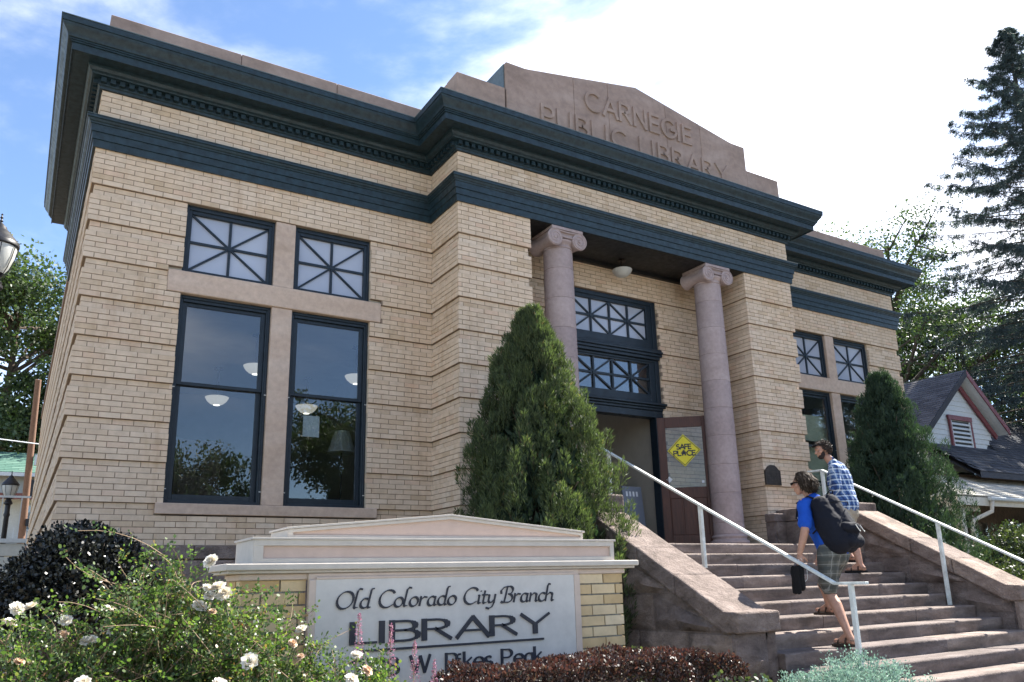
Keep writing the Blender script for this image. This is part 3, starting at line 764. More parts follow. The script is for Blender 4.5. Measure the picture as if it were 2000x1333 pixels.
ashlar(0, XI, -0.05, 0.0, Z0-0.155, 6, 'base_stone', building); 
mb = MB(); mb.box(-0.03, XI+.02, 0.0, 0.3, 0, Z0-.156); mb.box(XI-.02, XJ+.02, -PP+.03, 0.3, 0, 2.0); mb.box(XJ-.02, XR+.03, 0.0, 0.3, 0, Z0-.156); mb.box(-0.03, .3, .3, DB, 0, Z0-.01)
mb.build('foundation', M['mauve_stone'], building)
for (a, b) in ((-0.03, 1.4), (1.4, 2.9), (2.9, XI-.01)): bevel(MB().box(a+.003, b-.003, -0.055, 0.04, Z0-0.15, Z0-.002).build('water_table_stone', M['mauve_stone'], building), 0.01, 1)
bevel(MB().box(-0.06, -0.001, 0.05, DB, Z0-0.15, Z0-.002).build('water_table_stone', M['mauve_stone'], building), 0.01, 1)
ashlar(XJ, XR, -0.05, 0.0, Z0-0.02, 6, 'base_stone', building, dep=0.15)
ashlar(XI, 5.2, -PP-0.05, 0.0, Z0-0.02, 6, 'base_stone', building, dep=0.15)
# bronze plaque on the right pier
pq = MB().prism([(9.76, 2.995), (10.115, 2.995), (10.115, 3.225), (10.08, 3.24), (10.03, 3.29), (9.985, 3.315), (9.89, 3.315), (9.845, 3.29), (9.795, 3.24), (9.76, 3.225)], -PP-0.03, -PP-.001, 'y').build('wall_plaque', M['bronze'])
tag(pq, 'dark bronze plaque with arched top on the brick pier right of the entrance', 'plaque')
mb = MB(); mb.box(9.775, 10.10, -PP-0.036, -PP-.030, 3.005, 3.017); mb.box(9.775, 10.10, -PP-0.036, -PP-.030, 3.208, 3.220)
for k in range(6): mb.box(9.80+0.01*(k % 2), 10.075-0.015*((k*7) % 3), -PP-0.034, -PP-.030, 3.035+k*0.027, 3.044+k*0.027)
mb.build('raised_border', M['bronze'], pq).location = -parent_world(pq)
# ------------------------------------------------------------------ ground
YL, ZL, RR, TT = -2.0118, 2.0166, 0.1378, 0.2914
def ground_mat():
    t = NT('soil'); z = t.noise(0.6, 8, 0.6, 'World'); z2 = t.noise(24, 6, 0.7, 'World')
    c = t.ramp(z, [(0.35, (0.15, 0.115, 0.08)), (0.6, (0.18, 0.155, 0.10)), (0.75, (0.12, 0.14, 0.06))])
    c = t.mix(1.0, c, t.ramp(z2, [(0.2, (0.7, 0.7, 0.7)), (0.75, (1.2, 1.2, 1.2))]), 'MULTIPLY')
    M['soil'] = t.bsdf(c, 0.95, bump=z2, bstr=0.6, bdist=0.02, spec=0.2)
    t = NT('concrete'); z = t.noise(1.2, 8, 0.6, 'World'); z2 = t.noise(60, 5, 0.7, 'World')
    c = t.ramp(z, [(0.3, (0.40, 0.385, 0.355)), (0.7, (0.50, 0.485, 0.45))]); c = t.mix(1.0, c, t.ramp(z2, [(0.3, (0.9, 0.9, 0.9)), (0.7, (1.05, 1.05, 1.05))]), 'MULTIPLY')
    M['concrete'] = t.bsdf(c, 0.9, bump=z2, bstr=0.3, bdist=0.003)
    t = NT('asphalt'); z2 = t.noise(90, 5, 0.7, 'World'); M['asphalt'] = t.bsdf(t.ramp(z2, [(0.3, (0.12, 0.118, 0.115)), (0.7, (0.18, 0.177, 0.172))]), 0.85, bump=z2, bstr=0.4, bdist=0.004)
ground_mat()
g = MB().add([(-300, -300, -0.02), (300, -300, -0.02), (300, 400, -0.02), (-300, 400, -0.02)], [(0, 1, 2, 3)]).build('ground', M['soil']); tag(g, kind='structure')
for i, x in enumerate(np.arange(-12, 24, 1.5)):
    tag(bevel(MB().box(x+.006, x+1.494, -10.6, -7.25, -0.02, 0.004).build('pavement', M['concrete']), 0.006, 1), kind='structure')
tag(MB().box(-60, 80, -20, -10.75, -0.02, -0.010).build('road', M['asphalt']), kind='structure')
tag(bevel(MB().box(-60, 80, -10.75, -10.6, -0.02, 0.03).build('kerb', M['concrete']), 0.02, 2), kind='structure')
# raised planting bed
bed = MB(); nx, ny = 70, 60; x0, x1, y0, y1 = -4.2, 5.15, -7.2, -0.06
import mathutils.noise as mnz
vv = []
for j in range(ny+1):
    for i in range(nx+1):
        x = x0+(x1-x0)*i/nx; y = y0+(y1-y0)*j/ny
        e = min(1, (x-x0)/1.0, (x1-x)/0.05+0.6, (y-y0)/1.2); e = max(0, e)
        vv.append((x, y, -0.01+0.52*math.sin(e*PI/2)+0.04*mnz.noise(Vector((x*2, y*2, 0)))*e))
bed.add(vv, [(j*(nx+1)+i, j*(nx+1)+i+1, (j+1)*(nx+1)+i+1, (j+1)*(nx+1)+i) for j in range(ny) for i in range(nx)], 0.5)
b_ = bed.build('planting_bed', M['soil'], smooth=True); tag(b_, kind='structure')

# ------------------------------------------------------------------ staircase
SX0, SX1 = 5.73, 9.90
stair = empty('stone_staircase', ((SX0+SX1)/2, -4, 0), 'broad flight of worn red sandstone steps between sloping stone cheek walls', 'stairs')
for n in range(0, 15):
    z = ZL-RR*n; yf = YL-TT*n; yb = 0.15 if n == 0 else yf+TT+0.12
    k = 3; cuts_ = [SX0-0.01, SX0+(SX1-SX0)*random.uniform(0.22, 0.42), SX0+(SX1-SX0)*random.uniform(0.6, 0.8), SX1+0.01]
    for a, b in zip(cuts_[:-1], cuts_[1:]):
        mb = MB(); m_ = max(4, int((b-a)/0.07)); j_ = random.uniform(-.004, .004); zj_ = random.uniform(-.003, .002)
        # worn nosing: a strip whose front edge wanders a little
        xs = [a+.0015+(b-a-.003)*i/m_ for i in range(m_+1)]; sdv = random.random()*50
        fr = []; 
        for i, x in enumerate(xs):
            w = mnz.noise(Vector((x*3, n*3.1, sdv)))*0.006+mnz.noise(Vector((x*13, n, sdv)))*0.004
            d = mnz.noise(Vector((x*2.2, n*7.7, 3)))*0.004
            fr.append((w, d))
        v = []
        for x, (w, d) in zip(xs, fr):
            y = yf+j_+w; zz = z+zj_+d
            v += [(x, y+0.010+w, z-RR-0.015), (x, y+.002, z-RR*0.45), (x, y-.002, zz-0.016), (x, y+0.004, zz-0.005), (x, y+0.017, zz), (x, yb, z+zj_)]
        fs = []
        for i in range(m_):
            for q in range(5): b0 = i*6+q; fs.append((b0, b0+6, b0+7, b0+1))
        fs.append((0, 1, 2, 3, 4, 5)); fs.append(tuple(m_*6+q for q in (5, 4, 3, 2, 1, 0)))
        mb.add(v, fs); smooth_ang(mb.build('step_stone', M['step_stone'], stair), 50)
MB().box(SX0, SX1, -1.9, 0.2, 0, 1.85).build('stair_core', M['step_stone'], stair)
def rough_quad(name, c, n, parent, m='mauve_stone', amp=0.03, cell=0.07, back=0.04):
    """quarry face over four corners (ccw seen from outside), n outward"""
    c = [Vector(q) for q in c]; n = Vector(n); sd_ = random.random()*90
    nu = max(3, int((c[1]-c[0]).length/cell)); nw = max(3, int((c[3]-c[0]).length/cell)); v = []; fs = []
    for j in range(nw+1):
        for i in range(nu+1):
            s, t_ = i/nu, j/nw
            q = (c[0]*(1-s)+c[1]*s)*(1-t_)+(c[3]*(1-s)+c[2]*s)*t_
            e = min(i, nu-i, j, nw-j)
            if e > 0: q = q+n*(amp*(0.55 if e == 1 else 1.0)+amp*mnz.noise(q*4.2+Vector((sd_, 0, 0)))+amp*.6*mnz.noise(q*12+Vector((0, sd_, 0))))
            v.append(q)
    for j in range(nw):
        for i in range(nu): b = j*(nu+1)+i; fs.append((b, b+1, b+nu+2, b+nu+1))
    k0 = len(v); ring = [i for i in range(nu)]+[j*(nu+1)+nu for j in range(nw)]+[nw*(nu+1)+i for i in range(nu, 0, -1)]+[j*(nu+1) for j in range(nw, 0, -1)]
    for i in ring: v.append(v[i]-n*back)
    R_n = len(ring)
    for i in range(R_n): fs.append((ring[i], k0+i, k0+(i+1) % R_n, ring[(i+1) % R_n]))
    mb = MB(); mb.add(v, fs, sd_ % 1); o = mb.build(name, M[m], parent); smooth_ang(o, 38); return o
def cheek(x0, x1, dz, faceL, faceR, yend=-4.17):
    top = lambda y: 1.30+dz+0.54*(y+4.17)
    yu = -2.22
    CT = 0.19
    body = [(yend-0.10, 0.0), (0.0, 0.0), (0.0, 2.35), (yu, 2.35), (yu, top(yu)-CT), (yend, top(yend)-CT), (yend-0.10, top(yend)-CT)]
    MB().prism(body, x0+0.05, x1-0.05, 'x').build('cheek_core', M['mauve_stone'], stair)
    # sloping coping in three stones
    ys = [yend-0.16, yend+0.62, -3.02, yu]
    ov = 0.02
    for i, (a, b) in enumerate(zip(ys[:-1], ys[1:])):
        if i == 0: poly = [(a, top(yend)-CT), (yend+0.02, top(yend)-CT), (b-.004, top(b)-CT), (b-.004, top(b)), (yend, top(yend)), (a, top(yend)-0.006)]
        else: poly = [(a+.004, top(a)-CT), (b-.004, top(b)-CT), (b-.004, top(b)), (a+.004, top(a))]
        o = MB().prism(poly, x0-ov, x1+ov, 'x').build('coping_stone', M['mauve_stone'], stair); bevel(o, 0.018, 2)
        sm = o.modifiers.new('cut', 'SUBSURF'); sm.subdivision_type = 'SIMPLE'; sm.levels = 3; sm.render_levels = 3
        tx = bpy.data.textures.new('wear', 'CLOUDS'); tx.noise_scale = 0.06
        dm = o.modifiers.new('wear', 'DISPLACE'); dm.texture = tx; dm.strength = 0.012; dm.mid_level = 0.5; dm.texture_coords = 'GLOBAL'
    for (z0, z1) in ((2.05, 2.40), (2.405, 2.56+dz*.3)):
        o = MB().box(x0-.015, x1+.015, yu+.004, -0.84, z0, z1).build('pedestal_stone', M['mauve_stone'], stair); bevel(o, 0.02, 2)
    # quarry-faced stones on the long sides
    for (xf, nx_) in ((x0, -1), (x1, 1)):
        if (nx_ == -1 and not faceL) or (nx_ == 1 and not faceR): continue
        xx = xf-nx_*0.045
        cb = lambda y: top(y)-CT-0.008
        zc = [0.0, 0.42, 0.80, 1.10, 1.45, 1.80, 2.2]
        for r_ in range(len(zc)-1):
            za, zb_ = zc[r_]+.011, zc[r_+1]-.011
            ylo = yend-0.02 if cb(yend) > za+0.05 else yend+((za+0.05)-cb(yend))/0.54
            cutsy = [ylo]; y = ylo
            while y < -0.95:
                y += random.choice((0.55, 0.72, 0.9)); cutsy.append(min(y, -0.9))
            for a, b in zip(cutsy[:-1], cutsy[1:]):
                if b-a < 0.06: continue
                ta = min(zb_, cb(a) if a < yu else 2.3); tb = min(zb_, cb(b) if b < yu else 2.3)
                if ta-za < 0.03: ta = za+0.03
                a_, b_2 = a+.012, b-.012
                q = [(xx, b_2, za), (xx, a_, za), (xx, a_, ta), (xx, b_2, tb)] if nx_ < 0 else [(xx, a_, za), (xx, b_2, za), (xx, b_2, tb), (xx, a_, ta)]
                rough_quad('cheek_stone', q, (nx_, 0, 0), stair, amp=0.062)
    # end blocks
    xm = x0+(x1-x0)*0.74
    for (za, zb_) in ((0.0, 0.36), (0.37, 0.72), (0.725, top(yend)-CT-.006)):
        rough_quad('cheek_stone', [(x0-.02, yend-0.11, za), (xm-.005, yend-0.11, za), (xm-.005, yend-0.11, zb_), (x0-.02, yend-0.11, zb_)], (0, -1, 0), stair, amp=0.04)
        rough_quad('cheek_stone', [(xm+.005, yend-0.10, za), (x1, yend-0.10, za), (x1, yend-0.10, zb_), (xm+.005, yend-0.10, zb_)], (0, -1, 0), stair, amp=0.02)
cheek(5.20, 5.71, 0.0, True, False)
cheek(9.92, 10.46, 0.13, True, False)
for (za, zb_) in ((2.02, 2.40),): rough_quad('pedestal_stone', [(9.70, -1.02, za), (9.90, -1.02, za), (9.90, -1.02, zb_), (9.70, -1.02, zb_)], (0, -1, 0), stair, amp=0.02)
o = MB().box(9.66, 10.9, -1.0, -0.84, 2.02, 2.40).build('pedestal_stone', M['mauve_stone'], stair); o = bevel(MB().box(9.64, 10.93, -1.03, -0.84, 2.402, 2.53).build('pedestal_stone', M['mauve_stone'], stair), 0.015, 2)

# ---- handrails
def rail(name, x, pts, posts, label, grp='white metal handrails on the steps'):
    r = empty(name, (x, pts[0][0], 0.9), label, 'handrail', grp)
    mb = MB()
    for (y0_, z0_), (y1_, z1_) in zip(pts[:-1], pts[1:]):
        mb.bar((x, y0_, z0_), (x, y1_, z1_), 0.050, 0.026)
    o = mb.build('rail_bar', M['white_rail'], r); bevel(o, 0.004, 2)
    for (y_, z0_, z1_) in posts:
        o = MB().box(x-0.021, x+0.021, y_-0.021, y_+0.021, z0_, z1_).build('post', M['white_rail'], r); bevel(o, 0.004, 2)
    return r
rail('handrail', 6.42, [(-4.775, 1.512), (-4.43, 1.512), (-0.95, 3.345)], [(-4.60, 0.76, 1.50), (-2.73, 1.70, 2.40), (-1.10, 2.01, 3.25)], 'long white metal handrail that the backpacker passes, ending in a short level bar')
rail('handrail', 9.80, [(-6.3, 0.712), (-1.87, 3.092), (-1.62, 3.098)], [(-5.7, 0.2, 1.02), (-3.508, 1.18, 2.20), (-1.87, 2.0, 3.09)], 'white metal handrail along the right cheek wall in front of the dark juniper')

# ------------------------------------------------------------------ monument sign
SY = -5.20
sign = empty('monument_sign', (2.0, SY+0.2, 0.4), 'stepped cream library sign on two buff brick piers with raised dark lettering', 'sign')
SD = 0.46   # depth
X0s, X1s = 0.634, 3.366
ZT = 1.708
sbr = MB(); 
def sign_pier(x0, x1, y0, y1):
    MB().box(x0+.012, x1-.012, y0+.012, y1-.012, 0.3, ZT-0.06).build('pier_mortar', M['sign_mortar'], sign)
    h = 0.0675; z = ZT-0.065-h; k = 0
    while z > 0.45:
        for (o, u, n, L_) in (((x0, y0), (1, 0), (0, -1), x1-x0), ((x0, y1), (0, -1), (-1, 0), y1-y0-.05), ((x1, y0+.05), (0, 1), (1, 0), y1-y0-.05)):
            x = -(k % 2)*0.1
            while x < L_:
                a = max(0, x+.005) if x > 0 else 0; b = min(L_, x+0.2-.005)
                if b-a > 0.03:
                    mb = MB(); r = random.random(); c = Vector((o[0]+u[0]*a, o[1]+u[1]*a, z+.005)); jt = random.uniform(-.003, .003)
                    brick_at(mb, c+Vector((*n, 0))*jt, Vector((*u, 0)), Vector((*n, 0)), b-a, 0.045, h-.010, r)
                    if n == (0, -1): mb.build('brick', M['sign_brick'], sign)
                    else: sbr.add(mb.v, mb.f, r)
                x += 0.2
        z -= h; k += 1
PY = SY+0.065
sign_pier(0.735, 1.075, PY, SY+SD-0.06); sign_pier(2.900, 3.262, PY, SY+SD-0.06)
tag(sbr.build('brick', M['sign_brick'], sign), kind='stuff')
mb = MB(); mb.box(X0s, X1s, SY, SY+SD, ZT-0.018, ZT+0.018); mb.box(X0s+0.02, X1s-0.02, SY+0.02, SY+SD-0.02, ZT-0.034, ZT-0.018)
bevel(mb.build('cap_slab', M['sign_stucco'], sign), 0.006, 2)
bevel(MB().box(0.72, 3.28, PY-0.015, SY+SD-0.05, ZT-0.068, ZT-0.035).build('cap_bed', M['sign_base'], sign), 0.004, 1)
def tier(x0, x1, y0, y1, z0, z1, ridge=0.0, fr=0.032):
    xm = (x0+x1)/2
    poly = [(x0, z0), (x1, z0), (x1, z1), (xm, z1+ridge), (x0, z1)] if ridge else [(x0, z0), (x1, z0), (x1, z1), (x0, z1)]
    bevel(MB().prism(poly, y0+0.014, y1, 'y').build('pediment_tier', M['sign_panel'], sign), 0.003, 1)
    f = MB(); yf = y0; yb = y0+0.0135
    f.box(x0, x1, yf+.0005, yb, z0, z0+fr*0.8)
    f.box(x0, x0+fr*1.6, yf, yb, z0, z1-.001); f.box(x1-fr*1.0, x1, yf, yb, z0, z1-.001)
    if ridge:
        for (a, b, za, zb_) in ((x0, xm, z1, z1+ridge), (xm, x1, z1+ridge, z1)): f.prism([(a, za-fr), (b, zb_-fr), (b, zb_), (a, za)], yf-.001, yb, 'y')
        for (a, b, za, zb_) in ((x0-.012, xm, z1, z1+ridge), (xm, x1+.012, z1+ridge, z1)): f.prism([(a, za+.0005), (b, zb_+.0005), (b, zb_+.012), (a, za+.012)], y0-0.008, y1+.008, 'y')
    else:
        f.box(x0, x1, yf-.001, yb, z1-fr, z1); f.box(x0-0.012, x1+0.012, y0-0.008, y1+.008, z1, z1+0.012)
    f.box(x0-.002, x0+.0, y0, y1, z0, z1)
    bevel(f.build('tier_frame', M['sign_stucco'], sign), 0.003, 1)
tier(0.775, 3.172, SY+0.02, SY+SD-0.05, ZT+0.018, 1.850)
tier(0.960, 2.935, SY+0.045, SY+SD-0.08, 1.862, 1.906, ridge=0.090, fr=0.018)
mb = MB(); mb.box(1.078, 2.878, SY+0.035, SY+0.052, 0.5, ZT-0.036); bevel(mb.build('panel_frame', M['sign_base'], sign), 0.003, 1)
mb = MB(); mb.box(1.078, 1.118, SY+0.020, SY+0.0345, 0.5, ZT-0.07); mb.box(2.832, 2.878, SY+0.020, SY+0.0345, 0.5, ZT-0.07); mb.box(1.118, 2.832, SY+0.0205, SY+0.0345, 1.652, ZT-0.07)
bevel(mb.build('panel_frame', M['sign_base'], sign), 0.003, 1)
MB().box(1.119, 2.831, SY+0.0245, SY+0.0345, 0.5, 1.650).build('sign_face', M['sign_face'], sign)

# ---- lettering drawn with a broad pen
def arc(cx, cy, rx, ry, a0, a1, n=12): return [(cx+rx*math.cos(rad(a0+(a1-a0)*i/n)), cy+ry*math.sin(rad(a0+(a1-a0)*i/n))) for i in range(n+1)]
SANS = {  # cap height 1
 'L': (0.62, [[(0, 1), (0, 0)], [(0, 0.03), (0.5, 0.03)]]), 'I': (0.22, [[(0, 1), (0, 0)]]),
 'B': (0.72, [[(0, 1), (0, 0)], [(0, .97), (.28, .97)]+arc(.28, .75, .24, .22, 90, -90)+[(0, .53)], [(.28, .53)]+arc(.30, .28, .28, .25, 90, -90)+[(0, .03)]]),
 'R': (0.76, [[(0, 1), (0, 0)], [(0, .97), (.28, .97)]+arc(.28, .74, .26, .23, 90, -90)+[(0, .51)], [(.26, .51), (.62, 0)]]),
 'A': (0.86, [[(0, 0), (.39, 1)], [(.39, 1), (.78, 0)], [(.15, .34), (.63, .34)]]),
 'Y': (0.80, [[(0, 1), (.36, .46)], [(.74, 1), (.36, .46)], [(.36, .5), (.36, 0)]]),
 'C': (0.88, [arc(.44, .5, .44, .49, 52, 308, 20)]), 'N': (0.86, [[(0, 0), (0, 1)], [(0, 1), (.66, 0)], [(.66, 0), (.66, 1)]]),
 'E': (0.64, [[(0, 1), (0, 0)], [(0, .97), (.5, .97)], [(0, .52), (.44, .52)], [(0, .03), (.5, .03)]]),
 'G': (0.92, [arc(.44, .5, .44, .49, 52, 340, 22)+[(.84, .46), (.56, .46)]]), 'P': (0.68, [[(0, 1), (0, 0)], [(0, .97), (.28, .97)]+arc(.28, .72, .26, .25, 90, -90)+[(0, .47)]]),
 'U': (0.82, [[(0, 1), (0, .34)]+arc(.31, .34, .31, .33, 180, 360)+[(.62, 1)]]), 'S': (0.62, [arc(.25, .74, .23, .24, 40, 270, 12)[:-1]+arc(.25, .27, .25, .25, 90, -140, 12)]),
 'F': (0.6, [[(0, 1), (0, 0)], [(0, .97), (.48, .97)], [(0, .52), (.40, .52)]]), ' ': (0.45, []), '.': (0.25, [[(0, .02), (.03, .02)]]),
 'W': (1.08, [[(0, 1), (.26, 0)], [(.26, 0), (.48, .95)], [(.48, .95), (.70, 0)], [(.70, 0), (.96, 1)]]),
 'i': (0.24, [[(0, .64), (0, 0)], [(0, .86), (0, .92)]]), 'k': (0.52, [[(0, 1), (0, 0)], [(.38, .64), (.02, .28)], [(.14, .38), (.42, 0)]]),
 'e': (0.60, [[(.02, .34), (.50, .34)]+arc(.26, .32, .25, .31, 0, 300, 16)]), 's': (0.46, [arc(.18, .47, .16, .16, 40, 270, 8)[:-1]+arc(.18, .16, .18, .16, 90, -140, 8)]),
 'a': (0.56, [arc(.24, .32, .23, .31, 60, 300, 14), [(.44, .64), (.44, 0)]]),
 '2': (0.62, [arc(.25, .72, .25, .26, 160, -20, 10)+[(0, .03), (.52, .03)]]), '4': (0.64, [[(.40, 0), (.40, 1)], [(.40, 1), (0, .30)], [(0, .30), (.54, .30)]]),
 '1': (0.40, [[(.05, .82), (.2, .98), (.2, 0)]]), '8': (0.62, [arc(.25, .75, .20, .22, 0, 360, 16), arc(.25, .27, .25, .26, 0, 360, 16)])}
ITAL = {  # x-height .52, slanted later; chancery forms
 'O': (0.92, [arc(.42, .48, .38, .48, 0, 360, 24)]), 'l': (0.26, [[(.20, 1.08), (.08, 1.10), (0, .98), (0, .08), (.06, 0), (.16, .06)]]),
 'd': (0.56, [arc(.22, .27, .20, .27, 60, 330, 14), [(.52, 1.10), (.42, 1.08), (.40, .98), (.40, .08), (.46, 0), (.54, .05)]]),
 'C': (0.80, [[(.70, .80)]+arc(.42, .48, .40, .50, 55, 310, 20)+[(.74, .14)]]), 'o': (0.52, [arc(.22, .26, .21, .27, 0, 360, 18)]),
 'r': (0.42, [[(0, .52), (.04, .5), (.04, 0)], [(.04, .34), (.20, .52), (.34, .50)]]), 'a': (0.54, [arc(.21, .26, .19, .27, 60, 330, 14), [(.38, .54), (.38, .08), (.44, 0), (.52, .05)]]),
 'i': (0.26, [[(.0, .50), (.06, .52), (.06, .08), (.12, 0), (.2, .05)], [(.10, .74), (.13, .78)]]), 't': (0.32, [[(.08, .78), (.08, .08), (.15, 0), (.26, .06)], [(-.04, .52), (.26, .52)]]),
 'y': (0.54, [[(0, .5), (.06, .52), (.06, .14), (.14, .02), (.26, .06), (.38, .22)], [(.40, .54), (.40, .0), (.32, -.24), (.16, -.34), (.0, -.28)]]),
 'B': (0.66, [[(.16, .98), (.12, 0)], [(-.14, .55), (-.18, .75), (-.04, .95), (.16, 1.0), (.34, 1.0)]+arc(.30, .76, .22, .24, 80, -90, 8)+arc(.30, .26, .27, .26, 90, -100, 10)+[(.02, .0), (-.06, .06)]]),
 'n': (0.56, [[(0, .52), (.04, .5), (.04, 0)], [(.04, .34), (.22, .53), (.36, .50), (.40, .40), (.40, .08), (.46, 0), (.54, .05)]]),
 'c': (0.44, [arc(.22, .26, .21, .27, 50, 320, 14)]), 'h': (0.58, [[(.16, 1.08), (.06, 1.10), (.02, .98), (.02, 0)], [(.02, .34), (.22, .53), (.36, .50), (.40, .40), (.40, .08), (.46, 0), (.54, .05)]]), ' ': (0.34, [])}
def pen(mb, pts, y, th, nib, k0=0, thin=0.0):
    """sweep a flat pen (nib = half vector in x,z) along pts; solid of thickness th in front of y"""
    nx_, nz_ = nib
    for i in range(len(pts)-1):
        (ax, az), (bx, bz) = pts[i], pts[i+1]
        dx, dz = bx-ax, bz-az; L_ = math.hypot(dx, dz)
        if L_ < 1e-7: continue
        px_, pz_ = -dz/L_, dx/L_
        w = abs(nx_*px_+nz_*pz_); w = max(w, thin)
        ex, ez = dx/L_*min(w, thin)*0.7, dz/L_*min(w, thin)*0.7
        q = [(ax-ex-px_*w, az-ez-pz_*w), (bx+ex-px_*w, bz+ez-pz_*w), (bx+ex+px_*w, bz+ez+pz_*w), (ax-ex+px_*w, az-ez+pz_*w)]
        e = ((k0+i*7) % 11)*0.00012
        mb.prism(q, y-th-e, y+0.001, 'y', 0.5)
def write(name, text, font, x0, x1, z, h, y, th, nib, mat_, parent, slant=0.0, thin=0.006, slope=0.0, gap=0.0):
    adv = sum(font[c][0]+gap for c in text)-gap
    sx = (x1-x0)/adv; x = x0; objs = []
    for c in text:
        a, strokes = font[c]
        mb = MB()
        for k, st in enumerate(strokes):
            pts = [(x+q[0]*sx+slant*q[1]*h, z+q[1]*h+slope*(x+q[0]*sx-x0)) for q in st]
            pen(mb, pts, y, th, nib, k*3, thin)
        if strokes: objs.append(mb.build('letter', mat_, parent))
        x += (a+gap)*sx
    return objs
def nibv(w, a): return (w/2*math.cos(rad(a)), w/2*math.sin(rad(a)))
FY = SY+0.0245
write('t', 'Old Colorado City Branch', ITAL, 1.222, 2.668, 1.480, 0.094, FY, 0.008, nibv(0.014, 38), M['sign_letter'], sign, slant=0.26, thin=0.0018)
write('t', 'LIBRARY', SANS, 1.330, 2.640, 1.292, 0.112, FY, 0.010, nibv(0.034, 6), M['sign_letter'], sign, thin=0.0062)
MB().box(1.36, 2.580, FY-0.010, FY+.001, 1.248, 1.260).build('underline', M['sign_letter'], sign)
write('t', '2418 W. Pikes Peak', SANS, 1.33, 2.575, 1.118, 0.092, FY, 0.008, nibv(0.017, 15), M['sign_letter'], sign, thin=0.004)
write('t', 'Ave.', {**SANS, 'v': (0.5, [[(0, .62), (.2, 0)], [(.2, 0), (.4, .62)]])}, 1.85, 2.10, 0.97, 0.092, FY, 0.008, nibv(0.017, 15), M['sign_letter'], sign, thin=0.004)
# raised letters of the pediment
write('t', 'CARNEGIE', SANS, 6.56, 8.82, 8.71, 0.325, -PP-0.012, 0.030, nibv(0.050, 0), M['parapet_stone'], building, thin=0.025, gap=0.10)
write('t', 'PUBLIC LIBRARY', SANS, 5.72, 9.62, 8.19, 0.325, -PP-0.012, 0.030, nibv(0.050, 0), M['parapet_stone'], building, thin=0.025, gap=0.10)
# yellow sticker on the door glass, in the leaf's own coordinates
sy = MB(); cz, cxx, hh = 1.56, 0.40, 0.262
sy.prism([(cxx, cz-hh), (cxx+hh, cz), (cxx, cz+hh), (cxx-hh, cz)], -0.001, 0.004, 'y'); so = sy.build('safe_place_sticker', M['yellow_sign'], None); so.parent = leafR; so.name = 'sticker'
bo = MB()
for (a, b) in (((0, -1), (1, 0)), ((1, 0), (0, 1)), ((0, 1), (-1, 0)), ((-1, 0), (0, -1))):
    e = hh-0.022; bo.bar((cxx+a[0]*e, -0.002-.0004*a[0], cz+a[1]*e), (cxx+b[0]*e, -0.002-.0004*a[0], cz+b[1]*e), 0.009, 0.003, up=(0, 1, 0))
def stick(mb, text, x0, x1, z, h, w):
    adv = sum((SANS[c][0] if c != '^' else 0.9) for c in text); sx = (x1-x0)/adv; x = x0
    for c in text:
        if c == '^':
            hx = x+0.38*sx; mb.prism([(hx-.032, z), (hx-.010, z), (hx-.010, z+.022), (hx+.010, z+.022), (hx+.010, z), (hx+.032, z), (hx+.032, z+h*.5), (hx, z+h*1.05), (hx-.032, z+h*.5)], -0.005, -0.001, 'y')
            mb.bar((hx-.045, -.0035, z+h*.42), (hx, -.0035, z+h*1.18), .010, .003, up=(0, 1, 0)); mb.bar((hx+.045, -.0042, z+h*.42), (hx, -.0042, z+h*1.18), .010, .003, up=(0, 1, 0)); x += 0.9*sx; continue
        for k, st in enumerate(SANS[c][1]): pen(mb, [(x+q[0]*sx, z+q[1]*h) for q in st], -0.001, 0.003, nibv(w, 0), k*3, w/2)
        x += SANS[c][0]*sx
stick(bo, 'SAFE', cxx-0.115, cxx+0.125, cz+0.020, 0.078, 0.018); stick(bo, 'PL^CE', cxx-0.165, cxx+0.185, cz-0.085, 0.078, 0.018)
bo = bo.build('lettering', M['sign_letter'], None); bo.parent = so
for (a, b, c, d) in ((0.135, 1.10, 0.05, 45), (0.66, 1.05, 0.028, 0)):
    k = MB().prism([(a+c*math.cos(rad(d+90*i+45)), b+c*math.sin(rad(d+90*i+45))) for i in range(4)], 0.0, 0.012, 'y').build('sticker', M['white_card'], None); k.parent = leafR

# ------------------------------------------------------------------ things on the porch and indoors
def bowl_lamp(x, y, z, r, label, m='lit_bowl', stem=0.45, grp=None, zc=None):
    L_ = empty('ceiling_lamp', (x, y, z), label, 'lamp', grp)
    o = MB().lathe([(0, -0.0), (r*.3, 0.004), (r*.55, r*.12), (r*.82, r*.36), (r*.97, r*.62), (r, r*.70), (r*.97, r*.72), (r*.5, r*.66), (0, r*.66)], (x, y, z), 28).build('lamp_shade', M[m], L_, smooth=False); smooth_ang(o, 40)
    MB().tube([(x, y, z+r*.6), (x, y, z+r*.7+stem)], 0.015, 8).build('stem', M['bronze'], L_)
    o = MB().lathe([(0, 0), (0.07, 0), (0.055, 0.03), (0, 0.03)], (x, y, z+r*.7+stem-.03), 16).build('ceiling_rose', M['bronze'], L_)
    if m == 'lit_bowl': MB().lathe([(0, -0.004), (r*.28, -.001), (r*.28, .002), (0, .002)], (x, y, z-.001), 16).build('bulb_glow', M['lit_bulb'], L_)
    return L_
bowl_lamp(7.62, -0.20, 6.33, 0.165, 'white glass bowl lamp hanging under the dark portico ceiling between the columns', 'milk_glass', 0.18)
gr = 'bowl lamps in the reading room'
